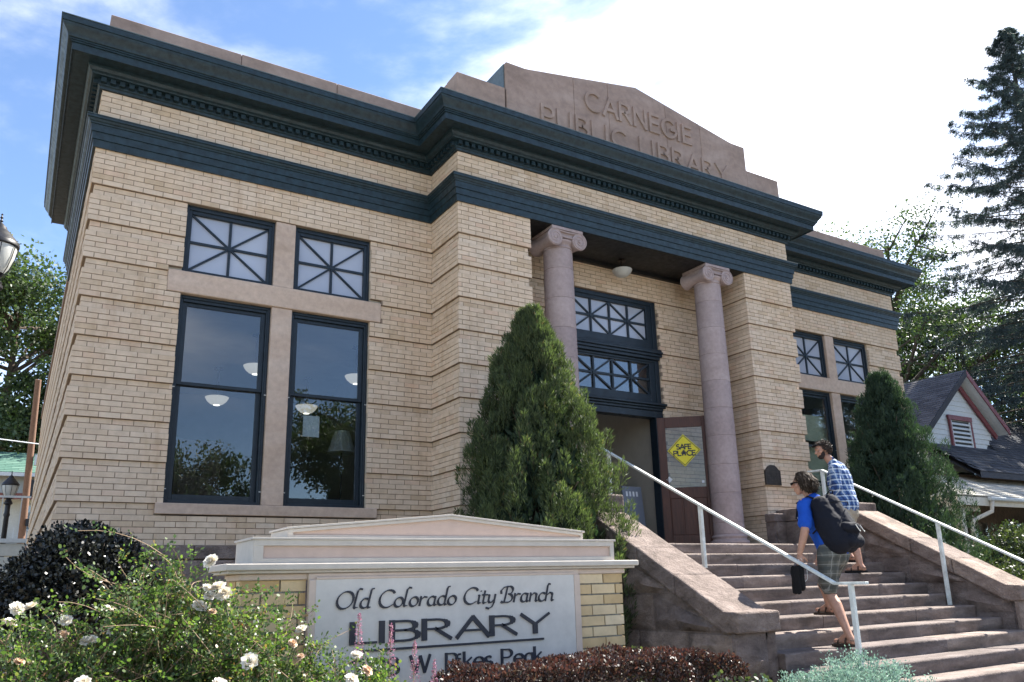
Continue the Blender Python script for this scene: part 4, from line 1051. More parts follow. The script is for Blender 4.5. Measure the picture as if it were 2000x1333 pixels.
# ------------------------------------------------------------------ people
def capsule(mb, a, b, ra, rb, n=12):
    a, b = Vector(a), Vector(b); d = (b-a); L_ = d.length; d.normalize()
    pts = []; rr = []
    for k in range(5): t_ = k/4; ang = PI/2*(1-t_); pts.append(a-d*ra*math.sin(ang)); rr.append(max(0.001, ra*math.cos(ang)))
    for k in range(1, 4): pts.append(a+(b-a)*(k/4)); rr.append(ra+(rb-ra)*k/4)
    for k in range(5): t_ = k/4; ang = PI/2*t_; pts.append(b+d*rb*math.sin(ang)); rr.append(max(0.001, rb*math.cos(ang)))
    mb.tube(pts, rr, n)
def limb(mb, pts, rr, n=14):
    """smooth tapered limb through joints with rounded ends"""
    for (p, q, r0, r1) in zip(pts[:-1], pts[1:], rr[:-1], rr[1:]): capsule(mb, p, q, r0, r1, n)
def ell(mb, c, r, rot=None, n=16):
    c = Vector(c); v = []; fs = []; m = n//2
    for j in range(m+1):
        th = PI*j/m
        for i in range(n):
            ph = 2*PI*i/n; q = Vector((r[0]*math.sin(th)*math.cos(ph), r[1]*math.sin(th)*math.sin(ph), r[2]*math.cos(th)))
            if rot: q = rot @ q
            v.append(c+q)
    for j in range(m):
        for i in range(n): fs.append((j*n+i, (j+1)*n+i, (j+1)*n+(i+1) % n, j*n+(i+1) % n))
    mb.add(v, fs)
def fuse(mb, name, m, parent, vox=0.008, sm=6, disp=0.0, dsc=0.08):
    me = bpy.data.meshes.new(name); me.from_pydata(mb.v, [], mb.f); me.update()
    bm = bmesh.new(); bm.from_mesh(me); bmesh.ops.remove_doubles(bm, verts=bm.verts, dist=0.0004); bmesh.ops.recalc_face_normals(bm, faces=bm.faces); bm.to_mesh(me); bm.free()
    o = link(name, me, parent)
    r = o.modifiers.new('r', 'REMESH'); r.mode = 'VOXEL'; r.voxel_size = vox; r.use_smooth_shade = True
    s = o.modifiers.new('s', 'SMOOTH'); s.iterations = sm; s.factor = 0.5
    if disp:
        tx = bpy.data.textures.new('folds', 'CLOUDS'); tx.noise_scale = dsc; tx.noise_depth = 2
        d = o.modifiers.new('d', 'DISPLACE'); d.texture = tx; d.strength = disp; d.mid_level = 0.5; d.texture_coords = 'GLOBAL'
    dg = bpy.context.evaluated_depsgraph_get(); ev = o.evaluated_get(dg); nm = bpy.data.meshes.new_from_object(ev)
    o.modifiers.clear(); o.data = nm; nm.materials.clear(); nm.materials.append(m)
    nm.polygons.foreach_set('use_smooth', [True]*len(nm.polygons))
    return o
t = NT('skin'); z = t.noise(30, 4); M['skin'] = t.bsdf(t.ramp(z, [(0.3, (0.36, 0.19, 0.125)), (0.7, (0.45, 0.25, 0.17))]), 0.5, bump=z, bstr=0.1, bdist=0.002); t.b.inputs['Subsurface Weight'].default_value = 0.05
def cloth(name, col, var=0.1):
    t = NT(name); z = t.noise(10, 5, coord='World'); z2 = t.noise(300, 2, coord='World')
    M[name] = t.bsdf(t.ramp(z, [(0.3, tuple(c*(1-var) for c in col)), (0.7, tuple(c*(1+var) for c in col))]), 0.85, bump=z2, bstr=0.2, bdist=0.001, spec=0.2)
cloth('blue_shirt', (0.012, 0.075, 0.40)); cloth('black_nylon', (0.009, 0.010, 0.016)); cloth('khaki', (0.33, 0.29, 0.23)); cloth('sandal', (0.055, 0.040, 0.030)); cloth('black_rubber', (0.010, 0.010, 0.011)); cloth('dark_cap', (0.03, 0.022, 0.02))
def plaid(name, base, bands, sc):
    t = NT(name); g_ = t.n('NewGeometry'); sp = t.n('SeparateXYZ'); t.l(g_.outputs['Position'], sp.inputs[0]); col = base
    for (ax, freq, ph, lo, hi, c, f) in bands:
        a = t.n('Math'); a.operation = 'MULTIPLY_ADD'; t.l(sp.outputs[ax], a.inputs[0]); a.inputs[1].default_value = freq; a.inputs[2].default_value = ph
        b = t.n('Math'); b.operation = 'FRACT'; t.l(a.outputs[0], b.inputs[0])
        c_ = t.n('Math'); c_.operation = 'COMPARE'; t.l(b.outputs[0], c_.inputs[0]); c_.inputs[1].default_value = (lo+hi)/2; c_.inputs[2].default_value = (hi-lo)/2
        d = t.n('Math'); d.operation = 'MULTIPLY'; t.l(c_.outputs[0], d.inputs[0]); d.inputs[1].default_value = f
        col = t.mix(d.outputs[0], col, c)
    M[name] = t.bsdf(col, 0.85, spec=0.2)
plaid('blue_plaid', (0.05, 0.105, 0.26), [('Z', 14, 0, 0, .38, (0.30, 0.40, 0.52), .6), ('X', 16, .2, 0, .35, (0.30, 0.40, 0.52), .55), ('Z', 14, .1, .45, .6, (0.012, 0.028, 0.10), .8), ('X', 16, .1, .5, .7, (0.012, 0.028, 0.10), .7), ('Z', 14, 0, .15, .22, (0.75, 0.78, 0.80), .8), ('X', 16, .2, .12, .2, (0.75, 0.78, 0.80), .6)], 1)
plaid('grey_plaid', (0.115, 0.115, 0.10), [('Z', 11, 0, 0, .4, (0.05, 0.055, 0.055), .7), ('X', 13, .2, 0, .4, (0.055, 0.06, 0.055), .6), ('Z', 11, .0, .6, .68, (0.26, 0.26, 0.24), .6), ('X', 13, .1, .6, .7, (0.26, 0.26, 0.24), .6)], 1)
leafm('hair_strand', [(0, (0.020, 0.013, 0.008)), (0.75, (0.042, 0.029, 0.019)), (1, (0.11, 0.082, 0.06))], (1, .9, .8), 0.03, 0.75, 0.15)
cloth('hair_base', (0.05, 0.037, 0.027), 0.3)
leafm('hair_dark', [(0, (0.020, 0.012, 0.008)), (1, (0.06, 0.038, 0.026))], (1, .9, .8), 0.05, 0.6)
def head(mb, c, yaw, pitch=0.0, s=1.0):
    """head centred at c looking along yaw (angle from +x)"""
    R_h = Matrix.Rotation(yaw, 3, 'Z') @ Matrix.Rotation(pitch, 3, 'Y'); c = Vector(c)
    def P(x, y, z): return c+(R_h @ Vector((x, y, z)))*s
    ell(mb, P(-0.012, 0, 0.030), (0.098*s, 0.076*s, 0.090*s), R_h)
    ell(mb, P(0.035, 0, -0.030), (0.056*s, 0.056*s, 0.075*s), R_h)
    ell(mb, P(0.050, 0, -0.085), (0.032*s, 0.034*s, 0.028*s), R_h)     # chin
    ell(mb, P(0.078, 0, 0.030), (0.018*s, 0.052*s, 0.016*s), R_h)      # brow
    capsule(mb, P(0.083, 0, 0.018), P(0.106, 0, -0.022), 0.010*s, 0.015*s, 8)   # nose
    ell(mb, P(0.084, 0, -0.053), (0.014*s, 0.024*s, 0.008*s), R_h); ell(mb, P(0.081, 0, -0.068), (0.014*s, 0.020*s, 0.007*s), R_h)
    for sy_ in (-1, 1):
        ell(mb, P(0.055, sy_*0.045, -0.015), (0.030*s, 0.020*s, 0.022*s), R_h)
        ell(mb, P(-0.005, sy_*0.078, -0.005), (0.020*s, 0.008*s, 0.033*s), R_h)
    return P, R_h
def hand(mb, w, d, palm_n, curl=0.6, s=1.0, side=1):
    """w wrist, d direction of the hand, palm_n palm normal"""
    w = Vector(w); d = Vector(d).normalized(); n = Vector(palm_n); n = (n-d*n.dot(d)).normalized(); a = d.cross(n).normalized()*side
    palm = w+d*0.05*s
    for k in range(4):
        o = a*(0.030-0.020*k)*s; capsule(mb, w+o*0.6+d*.01, w+d*0.085*s+o, 0.013*s, 0.0105*s, 8)
    ell(mb, palm, (0.022*s, 0.022*s, 0.04*s), d.to_track_quat('Z', 'Y').to_matrix())
    for k, L_ in enumerate((0.068, 0.076, 0.070, 0.054)):
        o = a*(0.031-0.0205*k)*s; q = w+d*0.085*s+o; dd = d.copy(); r = 0.0088*s
        for j in range(3):
            ang = curl*(0.5+0.55*j); dd2 = (d*math.cos(ang)+n*math.sin(ang)).normalized(); q2 = q+dd2*L_*s*(0.42, 0.32, 0.26)[j]
            capsule(mb, q, q2, r, r*0.93, 8); q = q2; r *= 0.93
    q = w+d*0.02*s+a*0.028*s; q2 = q+(d*0.5+a*0.7+n*0.35).normalized()*0.040*s; q3 = q2+(d*0.8+n*0.5+a*.1).normalized()*0.034*s
    capsule(mb, q, q2, 0.013*s, 0.011*s, 8); capsule(mb, q2, q3, 0.0105*s, 0.009*s, 8)
def foot(mb, ank, toe, s=1.0):
    a = Vector(ank); t_ = Vector(toe); d = (t_-a); d.z = 0; d.normalize(); h = Vector((a.x, a.y, t_.z+0.025))-d*0.035
    capsule(mb, a, h, 0.034*s, 0.034*s); capsule(mb, a+d*0.02, h+d*0.15-Vector((0, 0, 0.0)), 0.032*s, 0.022*s); capsule(mb, h, h+d*0.19, 0.030*s, 0.020*s)
    sd_ = d.cross(Vector((0, 0, 1)))
    for k, L_ in enumerate((0.05, 0.048, 0.042, 0.036, 0.03)):
        q = h+d*(0.175-0.008*k)+sd_*(0.028-0.0145*k)-Vector((0, 0, 0.008)); capsule(mb, q, q+d*L_, 0.0125-.0012*k, 0.0105-.001*k, 8)
    return h, d
def sandal(name, h, d, parent, m):
    mb = MB(); h = Vector(h); sd_ = d.cross(Vector((0, 0, 1)))
    n = 14; v = []
    for k in range(n):
        a = 2*PI*k/n; L_ = math.cos(a); w = math.sin(a)
        v.append(h+d*(0.095+0.145*L_)+sd_*w*(0.045+0.008*L_))
    z0 = h.z-0.050
    mb.prism([(q.x, q.y) for q in v], z0, z0+0.026, 'z')
    for (f, hh) in ((0.14, 0.030), (0.055, 0.052)):
        pts = [h+d*f+sd_*(0.05*math.cos(PI*k/8))+Vector((0, 0, -0.03+(hh+.012)*math.sin(PI*k/8))) for k in range(9)]
        for p, q in zip(pts[:-1], pts[1:]): mb.bar(p, q+(q-p)*.1, 0.006, 0.028, up=tuple(d.cross(q-p)))
    pts = [h-d*0.037*math.sin(PI*k/6)*1.0+sd_*(0.04*math.cos(PI*k/6))+Vector((0, 0, 0.012)) for k in range(7)]
    for p, q in zip(pts[:-1], pts[1:]): mb.bar(p, q, 0.022, 0.006)
    o = mb.build(name, M[m], parent); bevel(o, 0.003, 1); return o
def strands(name, P, R_h, m, parent, n=1400, ln=0.09, front=-0.25, down=0.6, r=(0.104, 0.082, 0.096), cz=0.03, s=1.0):
    V = []; out_ = []
    D_ = rdir(n*3); k = (D_[:, 0] < 0.55-0.9*np.clip(-D_[:, 2], 0, 1)*1.0) & (D_[:, 2] > -0.75)
    k &= ~((D_[:, 0] > 0.35) & (D_[:, 2] < 0.45)); D_ = D_[k][:n]
    base = D_*np.array(r); base[:, 2] += cz; base[:, 0] -= 0.012
    dr = D_*0.12+np.array([[-0.35, 0, -down]])+RG.normal(size=D_.shape)*0.35
    Rm = np.array(R_h); W_ = (base*s) @ Rm.T+np.array(P(0, 0, 0)); dW = dr @ Rm.T
    return cards(name, leaf_quads(W_, unit(dW), D_ @ Rm.T, RG.uniform(.6, 1.2, len(D_))*ln, RG.uniform(.010, .022, len(D_))), 4, M[m], parent)

# --- person climbing with a backpack
p1 = empty('person', (6.75, -4.2, 0.92), 'person with a big black backpack, royal blue shirt and plaid shorts, climbing the steps', 'person', 'people walking up the steps')
b = MB()
NK = (6.79, -3.985, 2.385); HD = (6.735, -3.935, 2.53)
limb(b, [(6.80, -4.17, 1.85), (6.80, -4.10, 2.0), (6.80, -4.03, 2.18), (6.80, -4.0, 2.30)], [0.125, 0.12, 0.135, 0.10])
limb(b, [(6.80, -4.0, 2.31), NK, (6.76, -3.95, 2.47)], [0.075, 0.055, 0.052])
for (s_, e_, w_) in (((6.63, -4.01, 2.305), (6.50, -4.09, 2.035), (6.465, -4.02, 1.80)), ((6.98, -3.97, 2.30), (7.05, -4.0, 2.03), (6.98, -3.86, 1.84))):
    limb(b, [(6.80, -4.0, 2.30), s_], [0.08, 0.062]); limb(b, [s_, e_], [0.054, 0.041]); limb(b, [e_, (Vector(e_)+Vector(w_))/2, w_], [0.041, 0.037, 0.025])
hand(b, (6.465, -4.02, 1.80), (-0.05, 0.05, -1), (1, 0.2, 0), 1.0, 1.0, 1)
hand(b, (6.98, -3.86, 1.84), (0.05, 0.3, -1), (-1, 0.2, 0), 0.5, 1.0, -1)
for (h_, k_, a_, t_) in (((6.70, -4.17, 1.80), (6.735, -4.10, 1.43), (6.645, -4.345, 1.03), (6.64, -4.10, 0.965)), ((6.90, -4.16, 1.80), (6.885, -3.93, 1.50), (6.90, -3.965, 1.285), (6.90, -3.75, 1.237))):
    limb(b, [(6.80, -4.16, 1.86), h_], [0.10, 0.088]); limb(b, [h_, k_], [0.084, 0.056])
    cm = Vector(k_)*0.68+Vector(a_)*0.32+Vector((0, -0.018, 0)); limb(b, [k_, cm, a_], [0.054, 0.056, 0.034])
f1 = foot(b, (6.645, -4.345, 1.03), (6.64, -4.10, 0.944)); f2 = foot(b, (6.90, -3.965, 1.285), (6.90, -3.75, 1.219))
P1, R1 = head(b, HD, rad(128), 0.05)
fuse(b, 'body', M['skin'], p1, 0.0065, 3)
c = MB(); limb(c, [(6.80, -4.17, 1.86), (6.80, -4.10, 2.02), (6.80, -4.03, 2.18), (6.80, -4.0, 2.30)], [0.155, 0.15, 0.158, 0.118]); limb(c, [(6.80, -4.0, 2.31), (6.79, -3.99, 2.365)], [0.10, 0.072])
for (s_, e_) in (((6.63, -4.01, 2.30), (6.53, -4.075, 2.10)), ((6.98, -3.97, 2.295), (7.03, -3.99, 2.10))):
    limb(c, [(6.80, -4.0, 2.295), s_], [0.10, 0.072]); limb(c, [s_, e_], [0.068, 0.068])
fuse(c, 'tee_shirt', M['blue_shirt'], p1, 0.011, 3, 0.028, 0.09)
c = MB(); limb(c, [(6.80, -4.17, 1.90), (6.80, -4.165, 1.80)], [0.150, 0.150])
limb(c, [(6.71, -4.17, 1.80), (6.725, -4.125, 1.47)], [0.112, 0.086]); limb(c, [(6.89, -4.16, 1.80), (6.885, -3.975, 1.52)], [0.112, 0.088])
fuse(c, 'shorts', M['grey_plaid'], p1, 0.011, 4, 0.030, 0.08)
sandal('sandal', f1[0], f1[1], p1, 'sandal'); sandal('sandal', f2[0], f2[1], p1, 'sandal')
strands('hair', P1, R1, 'hair_strand', p1, 5200, 0.075, down=1.6, r=(0.118, 0.100, 0.104))
c = MB(); ell(c, P1(-0.03, 0, 0.022), (0.100, 0.088, 0.098), R1); ell(c, P1(-0.06, 0, -0.045), (0.062, 0.078, 0.075), R1); c.build('hair_mass', M['hair_base'], p1, smooth=True)
mbg = MB(); 
for s_ in (-1, 1): mbg.box(-.022, .022, -.003, .003, -.016, .016)
gl_ = MB(); gl_.tube([P1(0.0, 0.084, 0.01), P1(0.08, 0.07, 0.014), P1(0.108, 0.03, 0.008), P1(0.11, 0, 0.01), P1(0.108, -0.03, 0.008), P1(0.08, -0.07, 0.014), P1(0.0, -0.084, 0.01)], [0.004, 0.006, 0.014, 0.007, 0.014, 0.006, 0.004], 8); gl_.build('sunglasses', M['black_rubber'], p1, smooth=True)
# backpack: a thing carried, with its own parts
bp = empty('backpack', (6.88, -4.3, 1.9), 'large black backpack with side pocket and white cord loops, worn by the climbing person', 'backpack')
c = MB(); limb(c, [(6.90, -4.22, 2.27), (6.91, -4.27, 2.10), (6.92, -4.33, 1.93)], [0.115, 0.145, 0.15]); limb(c, [(6.80, -4.19, 2.26), (6.80, -4.26, 2.08), (6.82, -4.33, 1.90)], [0.105, 0.140, 0.14])
limb(c, [(7.0, -4.18, 2.24), (7.02, -4.24, 2.08), (7.03, -4.29, 1.90)], [0.09, 0.125, 0.12]); fuse(c, 'pack_body', M['black_nylon'], bp, 0.011, 6, 0.016, 0.07)
c = MB(); limb(c, [(6.83, -4.43, 2.03), (6.93, -4.455, 2.02), (7.02, -4.40, 2.02)], [0.055, 0.06, 0.05]); limb(c, [(6.85, -4.42, 1.90), (7.02, -4.40, 1.90)], [0.075, 0.075]); fuse(c, 'front_pocket', M['black_nylon'], bp, 0.010, 5, 0.01, 0.05)
c = MB()
for (za_, ra_) in ((2.20, .0), (1.99, .012)):
    c.tube([(6.70+ra_, -4.27, za_+.03), (6.74, -4.385-ra_, za_), (6.86, -4.43-ra_*2, za_-.02), (6.98, -4.41-ra_*2, za_-.01), (7.05, -4.30, za_+.03)], [.010]*5, 5) if False else None
c.tube([(6.80, -4.17, 2.40), (6.81, -4.20, 2.435), (6.87, -4.20, 2.435), (6.88, -4.17, 2.40)], .007, 6)
c.build('carry_handle', M['black_nylon'], bp, smooth=True)
c = MB()
for x_ in (6.68, 6.96):
    pts = [(x_+.05, -4.15, 2.33), (x_+.01, -4.03, 2.385), (x_, -3.90, 2.33), (x_-.01, -3.87, 2.18), (x_+.02, -4.0, 2.02), (x_+.06, -4.13, 1.93)]
    for a_, q_ in zip(pts[:-1], pts[1:]): c.bar(a_, Vector(q_)+(Vector(q_)-Vector(a_))*0.12, 0.055, 0.014, up=(1, 0, 0.01)) if False else c.bar(a_, Vector(q_)+(Vector(q_)-Vector(a_))*0.10, 0.055, 0.014)
bevel(c.build('shoulder_strap', M['black_nylon'], bp), 0.004, 1)
c = MB(); c.tube([(6.74, -4.12, 1.87), (6.66, -4.16, 1.84), (6.63, -4.12, 1.76), (6.66, -4.09, 1.68)], 0.016, 6); c.build('hip_strap', M['black_nylon'], bp, smooth=True); c = MB(); c.tube([(6.72, -4.2, 2.1), (6.62, -4.17, 2.06), (6.60, -4.1, 2.0)], 0.008, 6); c.build('hip_strap', M['black_nylon'], bp, smooth=True)
c = MB(); 
for dx_ in (0, .13): c.tube([(6.87+dx_, -4.518+dx_*.35, 2.05), (6.885+dx_, -4.525+dx_*.35, 2.02), (6.92+dx_, -4.525+dx_*.35, 1.985), (6.93+dx_, -4.52+dx_*.35, 1.995)], 0.004, 6)
c.build('cord_loop', M['white_plastic'], bp)
for r_ in range(2):
    c = MB(); c.tube([(6.765, -4.33+.0, 2.28-.35*r_), (6.83, -4.40, 2.285-.35*r_), (6.95, -4.40, 2.285-.36*r_), (7.05, -4.33, 2.27-.36*r_)], 0.005, 6); c.build('zip', M['black_rubber'], bp)
for ch_ in bp.children:
    if ch_.name.split('.')[0] in ('pack_body', 'front_pocket', 'cord_loop', 'zip'): ch_.location = ch_.location+Vector((-0.07, 0.055, 0.02))
# pair of shoes hanging from the left hand
sh = empty('pair_of_shoes', (6.42, -4.03, 1.45), 'pair of black shoes hanging by their laces from the hand of the backpacker', 'shoes')
for (dx_, dy_) in ((0.0, -0.02), (0.03, 0.045)):
    c = MB(); limb(c, [(6.405+dx_, -4.035+dy_, 1.66), (6.400+dx_, -4.035+dy_, 1.58), (6.398+dx_, -4.04+dy_, 1.48)], [0.036, 0.038, 0.036]); o = fuse(c, 'shoe', M['black_rubber'], sh, 0.006, 4)
    c = MB(); v_ = [(-.031, .0), (-.036, .06), (-.028, .14), (-.036, .20), (-.022, .255), (0, .27), (.022, .255), (.036, .20), (.028, .14), (.036, .06), (.031, 0), (0, -.012)]
    c.prism([(q[1]+1.425, -4.035+dy_+q[0]) for q in v_], 0, 0.016, 'z'); me_v = [(6.358+dx_-z_*1.0, y_, x_) for (x_, y_, z_) in c.v]; c.v = me_v; bevel(c.build('sole', M['black_rubber'], sh), 0.004, 1)
c = MB(); c.tube([(6.43, -4.03, 1.75), (6.47, -4.0, 1.72), (6.52, -4.0, 1.62), (6.50, -4.02, 1.54), (6.45, -4.04, 1.60), (6.42, -4.03, 1.68)], 0.003, 5); c.tube([(6.44, -4.05, 1.76), (6.50, -4.03, 1.70), (6.55, -4.02, 1.66), (6.53, -4.03, 1.56), (6.46, -4.04, 1.52)], 0.003, 5)
for k in range(5): c.tube([(6.385, -4.07, 1.70-.02*k), (6.425, -4.055, 1.71-.02*k), (6.45, -4.03, 1.70-.02*k)], 0.0035, 5)
c.build('lace', M['white_plastic'], sh)

# --- person in the plaid shirt
p2 = empty('person', (8.95, -2.75, 1.61), 'bearded person in a blue plaid shirt with sunglasses on the head, further up the steps', 'person', 'people walking up the steps')
b = MB()
limb(b, [(8.97, -2.80, 2.47), (9.0, -2.75, 2.65), (9.04, -2.70, 2.84), (9.05, -2.69, 2.95)], [0.125, 0.12, 0.14, 0.10]); limb(b, [(9.05, -2.69, 2.96), (8.99, -2.65, 3.06), (8.95, -2.63, 3.12)], [0.072, 0.056, 0.054])
for (s_, e_, w_) in (((8.88, -2.76, 2.95), (8.83, -2.81, 2.68), (8.80, -2.62, 2.54)), ((9.21, -2.64, 2.95), (9.26, -2.64, 2.67), (9.12, -2.46, 2.57))):
    limb(b, [(9.05, -2.69, 2.95), s_], [0.08, 0.062]); limb(b, [s_, e_], [0.052, 0.040]); limb(b, [e_, w_], [0.040, 0.026])
hand(b, (8.80, -2.62, 2.54), (0.2, 0.8, -0.5), (0, 0, -1), 0.8, 1.0, 1); hand(b, (9.12, -2.46, 2.57), (-.2, .8, -.4), (0, 0, -1), 0.8, 1.0, -1)
for (h_, k_, a_, t_) in (((8.88, -2.80, 2.40), (8.99, -2.80, 2.04), (8.97, -2.90, 1.71), (8.9, -2.7, 1.65)), ((9.07, -2.79, 2.40), (9.12, -2.57, 2.13), (9.11, -2.66, 1.85), (9.08, -2.45, 1.79))):
    limb(b, [(8.97, -2.79, 2.46), h_], [0.10, 0.088]); limb(b, [h_, k_], [0.082, 0.056]); cm = Vector(k_)*0.68+Vector(a_)*0.32+Vector((0, -0.018, 0)); limb(b, [k_, cm, a_], [0.054, 0.058, 0.036])
f3 = foot(b, (8.97, -2.90, 1.71), (8.90, -2.70, 1.632)); f4 = foot(b, (9.11, -2.66, 1.85), (9.08, -2.45, 1.77))
P2, R2 = head(b, (8.90, -2.60, 3.225), rad(150), 0.22)
fuse(b, 'body', M['skin'], p2, 0.007, 3)
c = MB(); limb(c, [(8.97, -2.80, 2.47), (9.0, -2.75, 2.65), (9.04, -2.70, 2.84), (9.05, -2.69, 2.94)], [0.165, 0.155, 0.165, 0.122]); limb(c, [(9.05, -2.69, 2.96), (9.0, -2.66, 3.045)], [0.10, 0.070])
for (s_, e_, w_) in (((8.88, -2.76, 2.945), (8.83, -2.81, 2.69), (8.82, -2.75, 2.64)), ((9.21, -2.64, 2.945), (9.26, -2.64, 2.68), (9.2, -2.56, 2.63))):
    limb(c, [(9.05, -2.69, 2.94), s_], [0.10, 0.080]); limb(c, [s_, e_], [0.074, 0.060]); limb(c, [e_, w_], [0.060, 0.055])
fuse(c, 'shirt', M['blue_plaid'], p2, 0.011, 3, 0.026, 0.09)
c = MB(); c.tube([P2(-0.07, 0.05, -0.14), P2(-0.09, 0, -0.13), P2(-0.07, -0.05, -0.14)], 0.02, 8); c.build('collar', M['blue_plaid'], p2, smooth=True)
c = MB(); limb(c, [(8.97, -2.80, 2.46), (8.97, -2.80, 2.40)], [0.145, 0.145]); limb(c, [(8.89, -2.80, 2.38), (8.985, -2.81, 2.12)], [0.112, 0.095]); limb(c, [(9.06, -2.79, 2.38), (9.115, -2.61, 2.18)], [0.112, 0.095])
fuse(c, 'shorts', M['khaki'], p2, 0.011, 4, 0.024, 0.08)
sandal('sandal', f3[0], f3[1], p2, 'black_rubber'); sandal('sandal', f4[0], f4[1], p2, 'black_rubber')
strands('hair', P2, R2, 'hair_dark', p2, 1500, 0.035, down=0.3, r=(0.106, 0.084, 0.096))
c = MB(); ell(c, P2(0.045, 0, -0.075), (0.045, 0.052, 0.042), R2); ell(c, P2(0.03, 0.045, -0.05), (0.03, 0.018, 0.04), R2); ell(c, P2(0.03, -0.045, -0.05), (0.03, 0.018, 0.04), R2); c.build('beard', M['dark_cap'], p2, smooth=True)
c = MB(); c.tube([P2(-0.03, 0.088, 0.05), P2(0.05, 0.082, 0.085), P2(0.095, 0.035, 0.082), P2(0.10, 0, 0.086), P2(0.095, -0.035, 0.082), P2(0.05, -0.082, 0.085), P2(-0.03, -0.088, 0.05)], [0.004, 0.006, 0.017, 0.008, 0.017, 0.006, 0.004], 8); c.build('sunglasses', M['black_rubber'], p2, smooth=True)
# ------------------------------------------------------------------ plants
def smoothn(P, s, seed=0.0):
    return np.array([mnz.noise(Vector((q[0]*s+seed, q[1]*s, q[2]*s))) for q in P])
def juniper(x, y, z0, H, Rm, n, m, label, leaders=((0, 0, 0),), parent=None):
    """pointed juniper: upright plume-like sprays massed over a cone"""
    r = empty('juniper_tree', (x, y, z0), label, 'conifer', None)
    def prof(t_): return Rm*np.clip(1.10*(1-t_)**0.80*(1-0.35*np.clip(0.25-t_, 0, 1)/0.25), 0.02, 1)
    # plumes: hundreds of small upright tufts whose tips break the outline
    np_ = 900; V = []; RN = []
    th = RG.random(np_)**0.85*0.97; az = RG.random(np_)*2*PI; ff = RG.uniform(0.62, 1.03, np_)
    lumps = 1+0.13*np.sin(az*3+th*7)+0.09*np.sin(az*7-th*13)
    pr = prof(th)*ff*lumps; base = np.stack([x+pr*np.cos(az), y+pr*np.sin(az), z0+th*H], 1)
    lx, ly, lz = leaders[0]
    outd = np.stack([np.cos(az), np.sin(az), np.zeros(np_)], 1)
    k = n//np_
    for i in range(np_):
        PL = 0.40*(1-0.62*th[i])*random.uniform(.55, 1.35); up = np.array([0, 0, 1.0])+outd[i]*(0.28*(1-th[i]))+RG.normal(size=3)*0.15*(1-.6*th[i]); up /= np.linalg.norm(up)
        s = RG.random(k)**0.8
        rad_ = 0.075*(1-s)**0.6*(1.2-0.5*th[i])+0.008
        off = RG.normal(size=(k, 3)); off -= np.outer(off @ up, up); off = unit(off)*rad_[:, None]
        C_ = base[i]-up*PL*0.35+np.outer(s*PL, up)+off
        D_ = up*0.9+off/np.maximum(rad_[:, None], .01)*0.42+RG.normal(size=(k, 3))*0.25
        V.append(leaf_quads(C_, D_, RG.normal(size=(k, 3)), RG.uniform(.035, .085, k), RG.uniform(.006, .012, k)))
        tone = np.clip(RG.normal(0.42+0.25*math.sin(i*12.9898)*0.6, 0.20, k)+0.15*(s-.5), 0, 1); RN.append(tone)
    cards('foliage', np.concatenate(V), 4, M[m], r, np.concatenate(RN))
    # inner wood and shaded twigs that stop the eye
    mb = MB(); mb.tube([(x, y, 0), (x, y, z0+H*0.8)], [0.09, 0.02], 8)
    for i in range(60):
        t_ = random.random()*0.8; a = random.random()*2*PI; q = float(prof(np.array([t_]))[0])*0.85
        mb.tube([(x, y, z0+t_*H*0.8), (x+q*.5*math.cos(a), y+q*.5*math.sin(a), z0+t_*H*.9), (x+q*math.cos(a), y+q*math.sin(a), z0+t_*H+0.15)], [.02, .012, .005], 5)
    mb.build('trunk', M['bark'], r)
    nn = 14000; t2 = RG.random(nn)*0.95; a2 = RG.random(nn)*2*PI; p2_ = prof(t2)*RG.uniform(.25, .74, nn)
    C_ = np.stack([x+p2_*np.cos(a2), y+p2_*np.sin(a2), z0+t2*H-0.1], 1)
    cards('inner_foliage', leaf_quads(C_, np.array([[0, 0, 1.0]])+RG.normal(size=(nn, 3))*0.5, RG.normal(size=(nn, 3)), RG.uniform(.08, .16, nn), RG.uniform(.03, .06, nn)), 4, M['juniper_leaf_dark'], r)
    return r
juniper(4.60, -2.05, 0.5, 4.25, 1.28, 170000, 'juniper_leaf', 'tall pointed juniper with bright green tip standing against the left side of the steps')
juniper(11.95, -1.6, 0.3, 4.65, 1.52, 95000, 'juniper_leaf_dark', 'dark rounded juniper behind the right cheek wall and handrail')

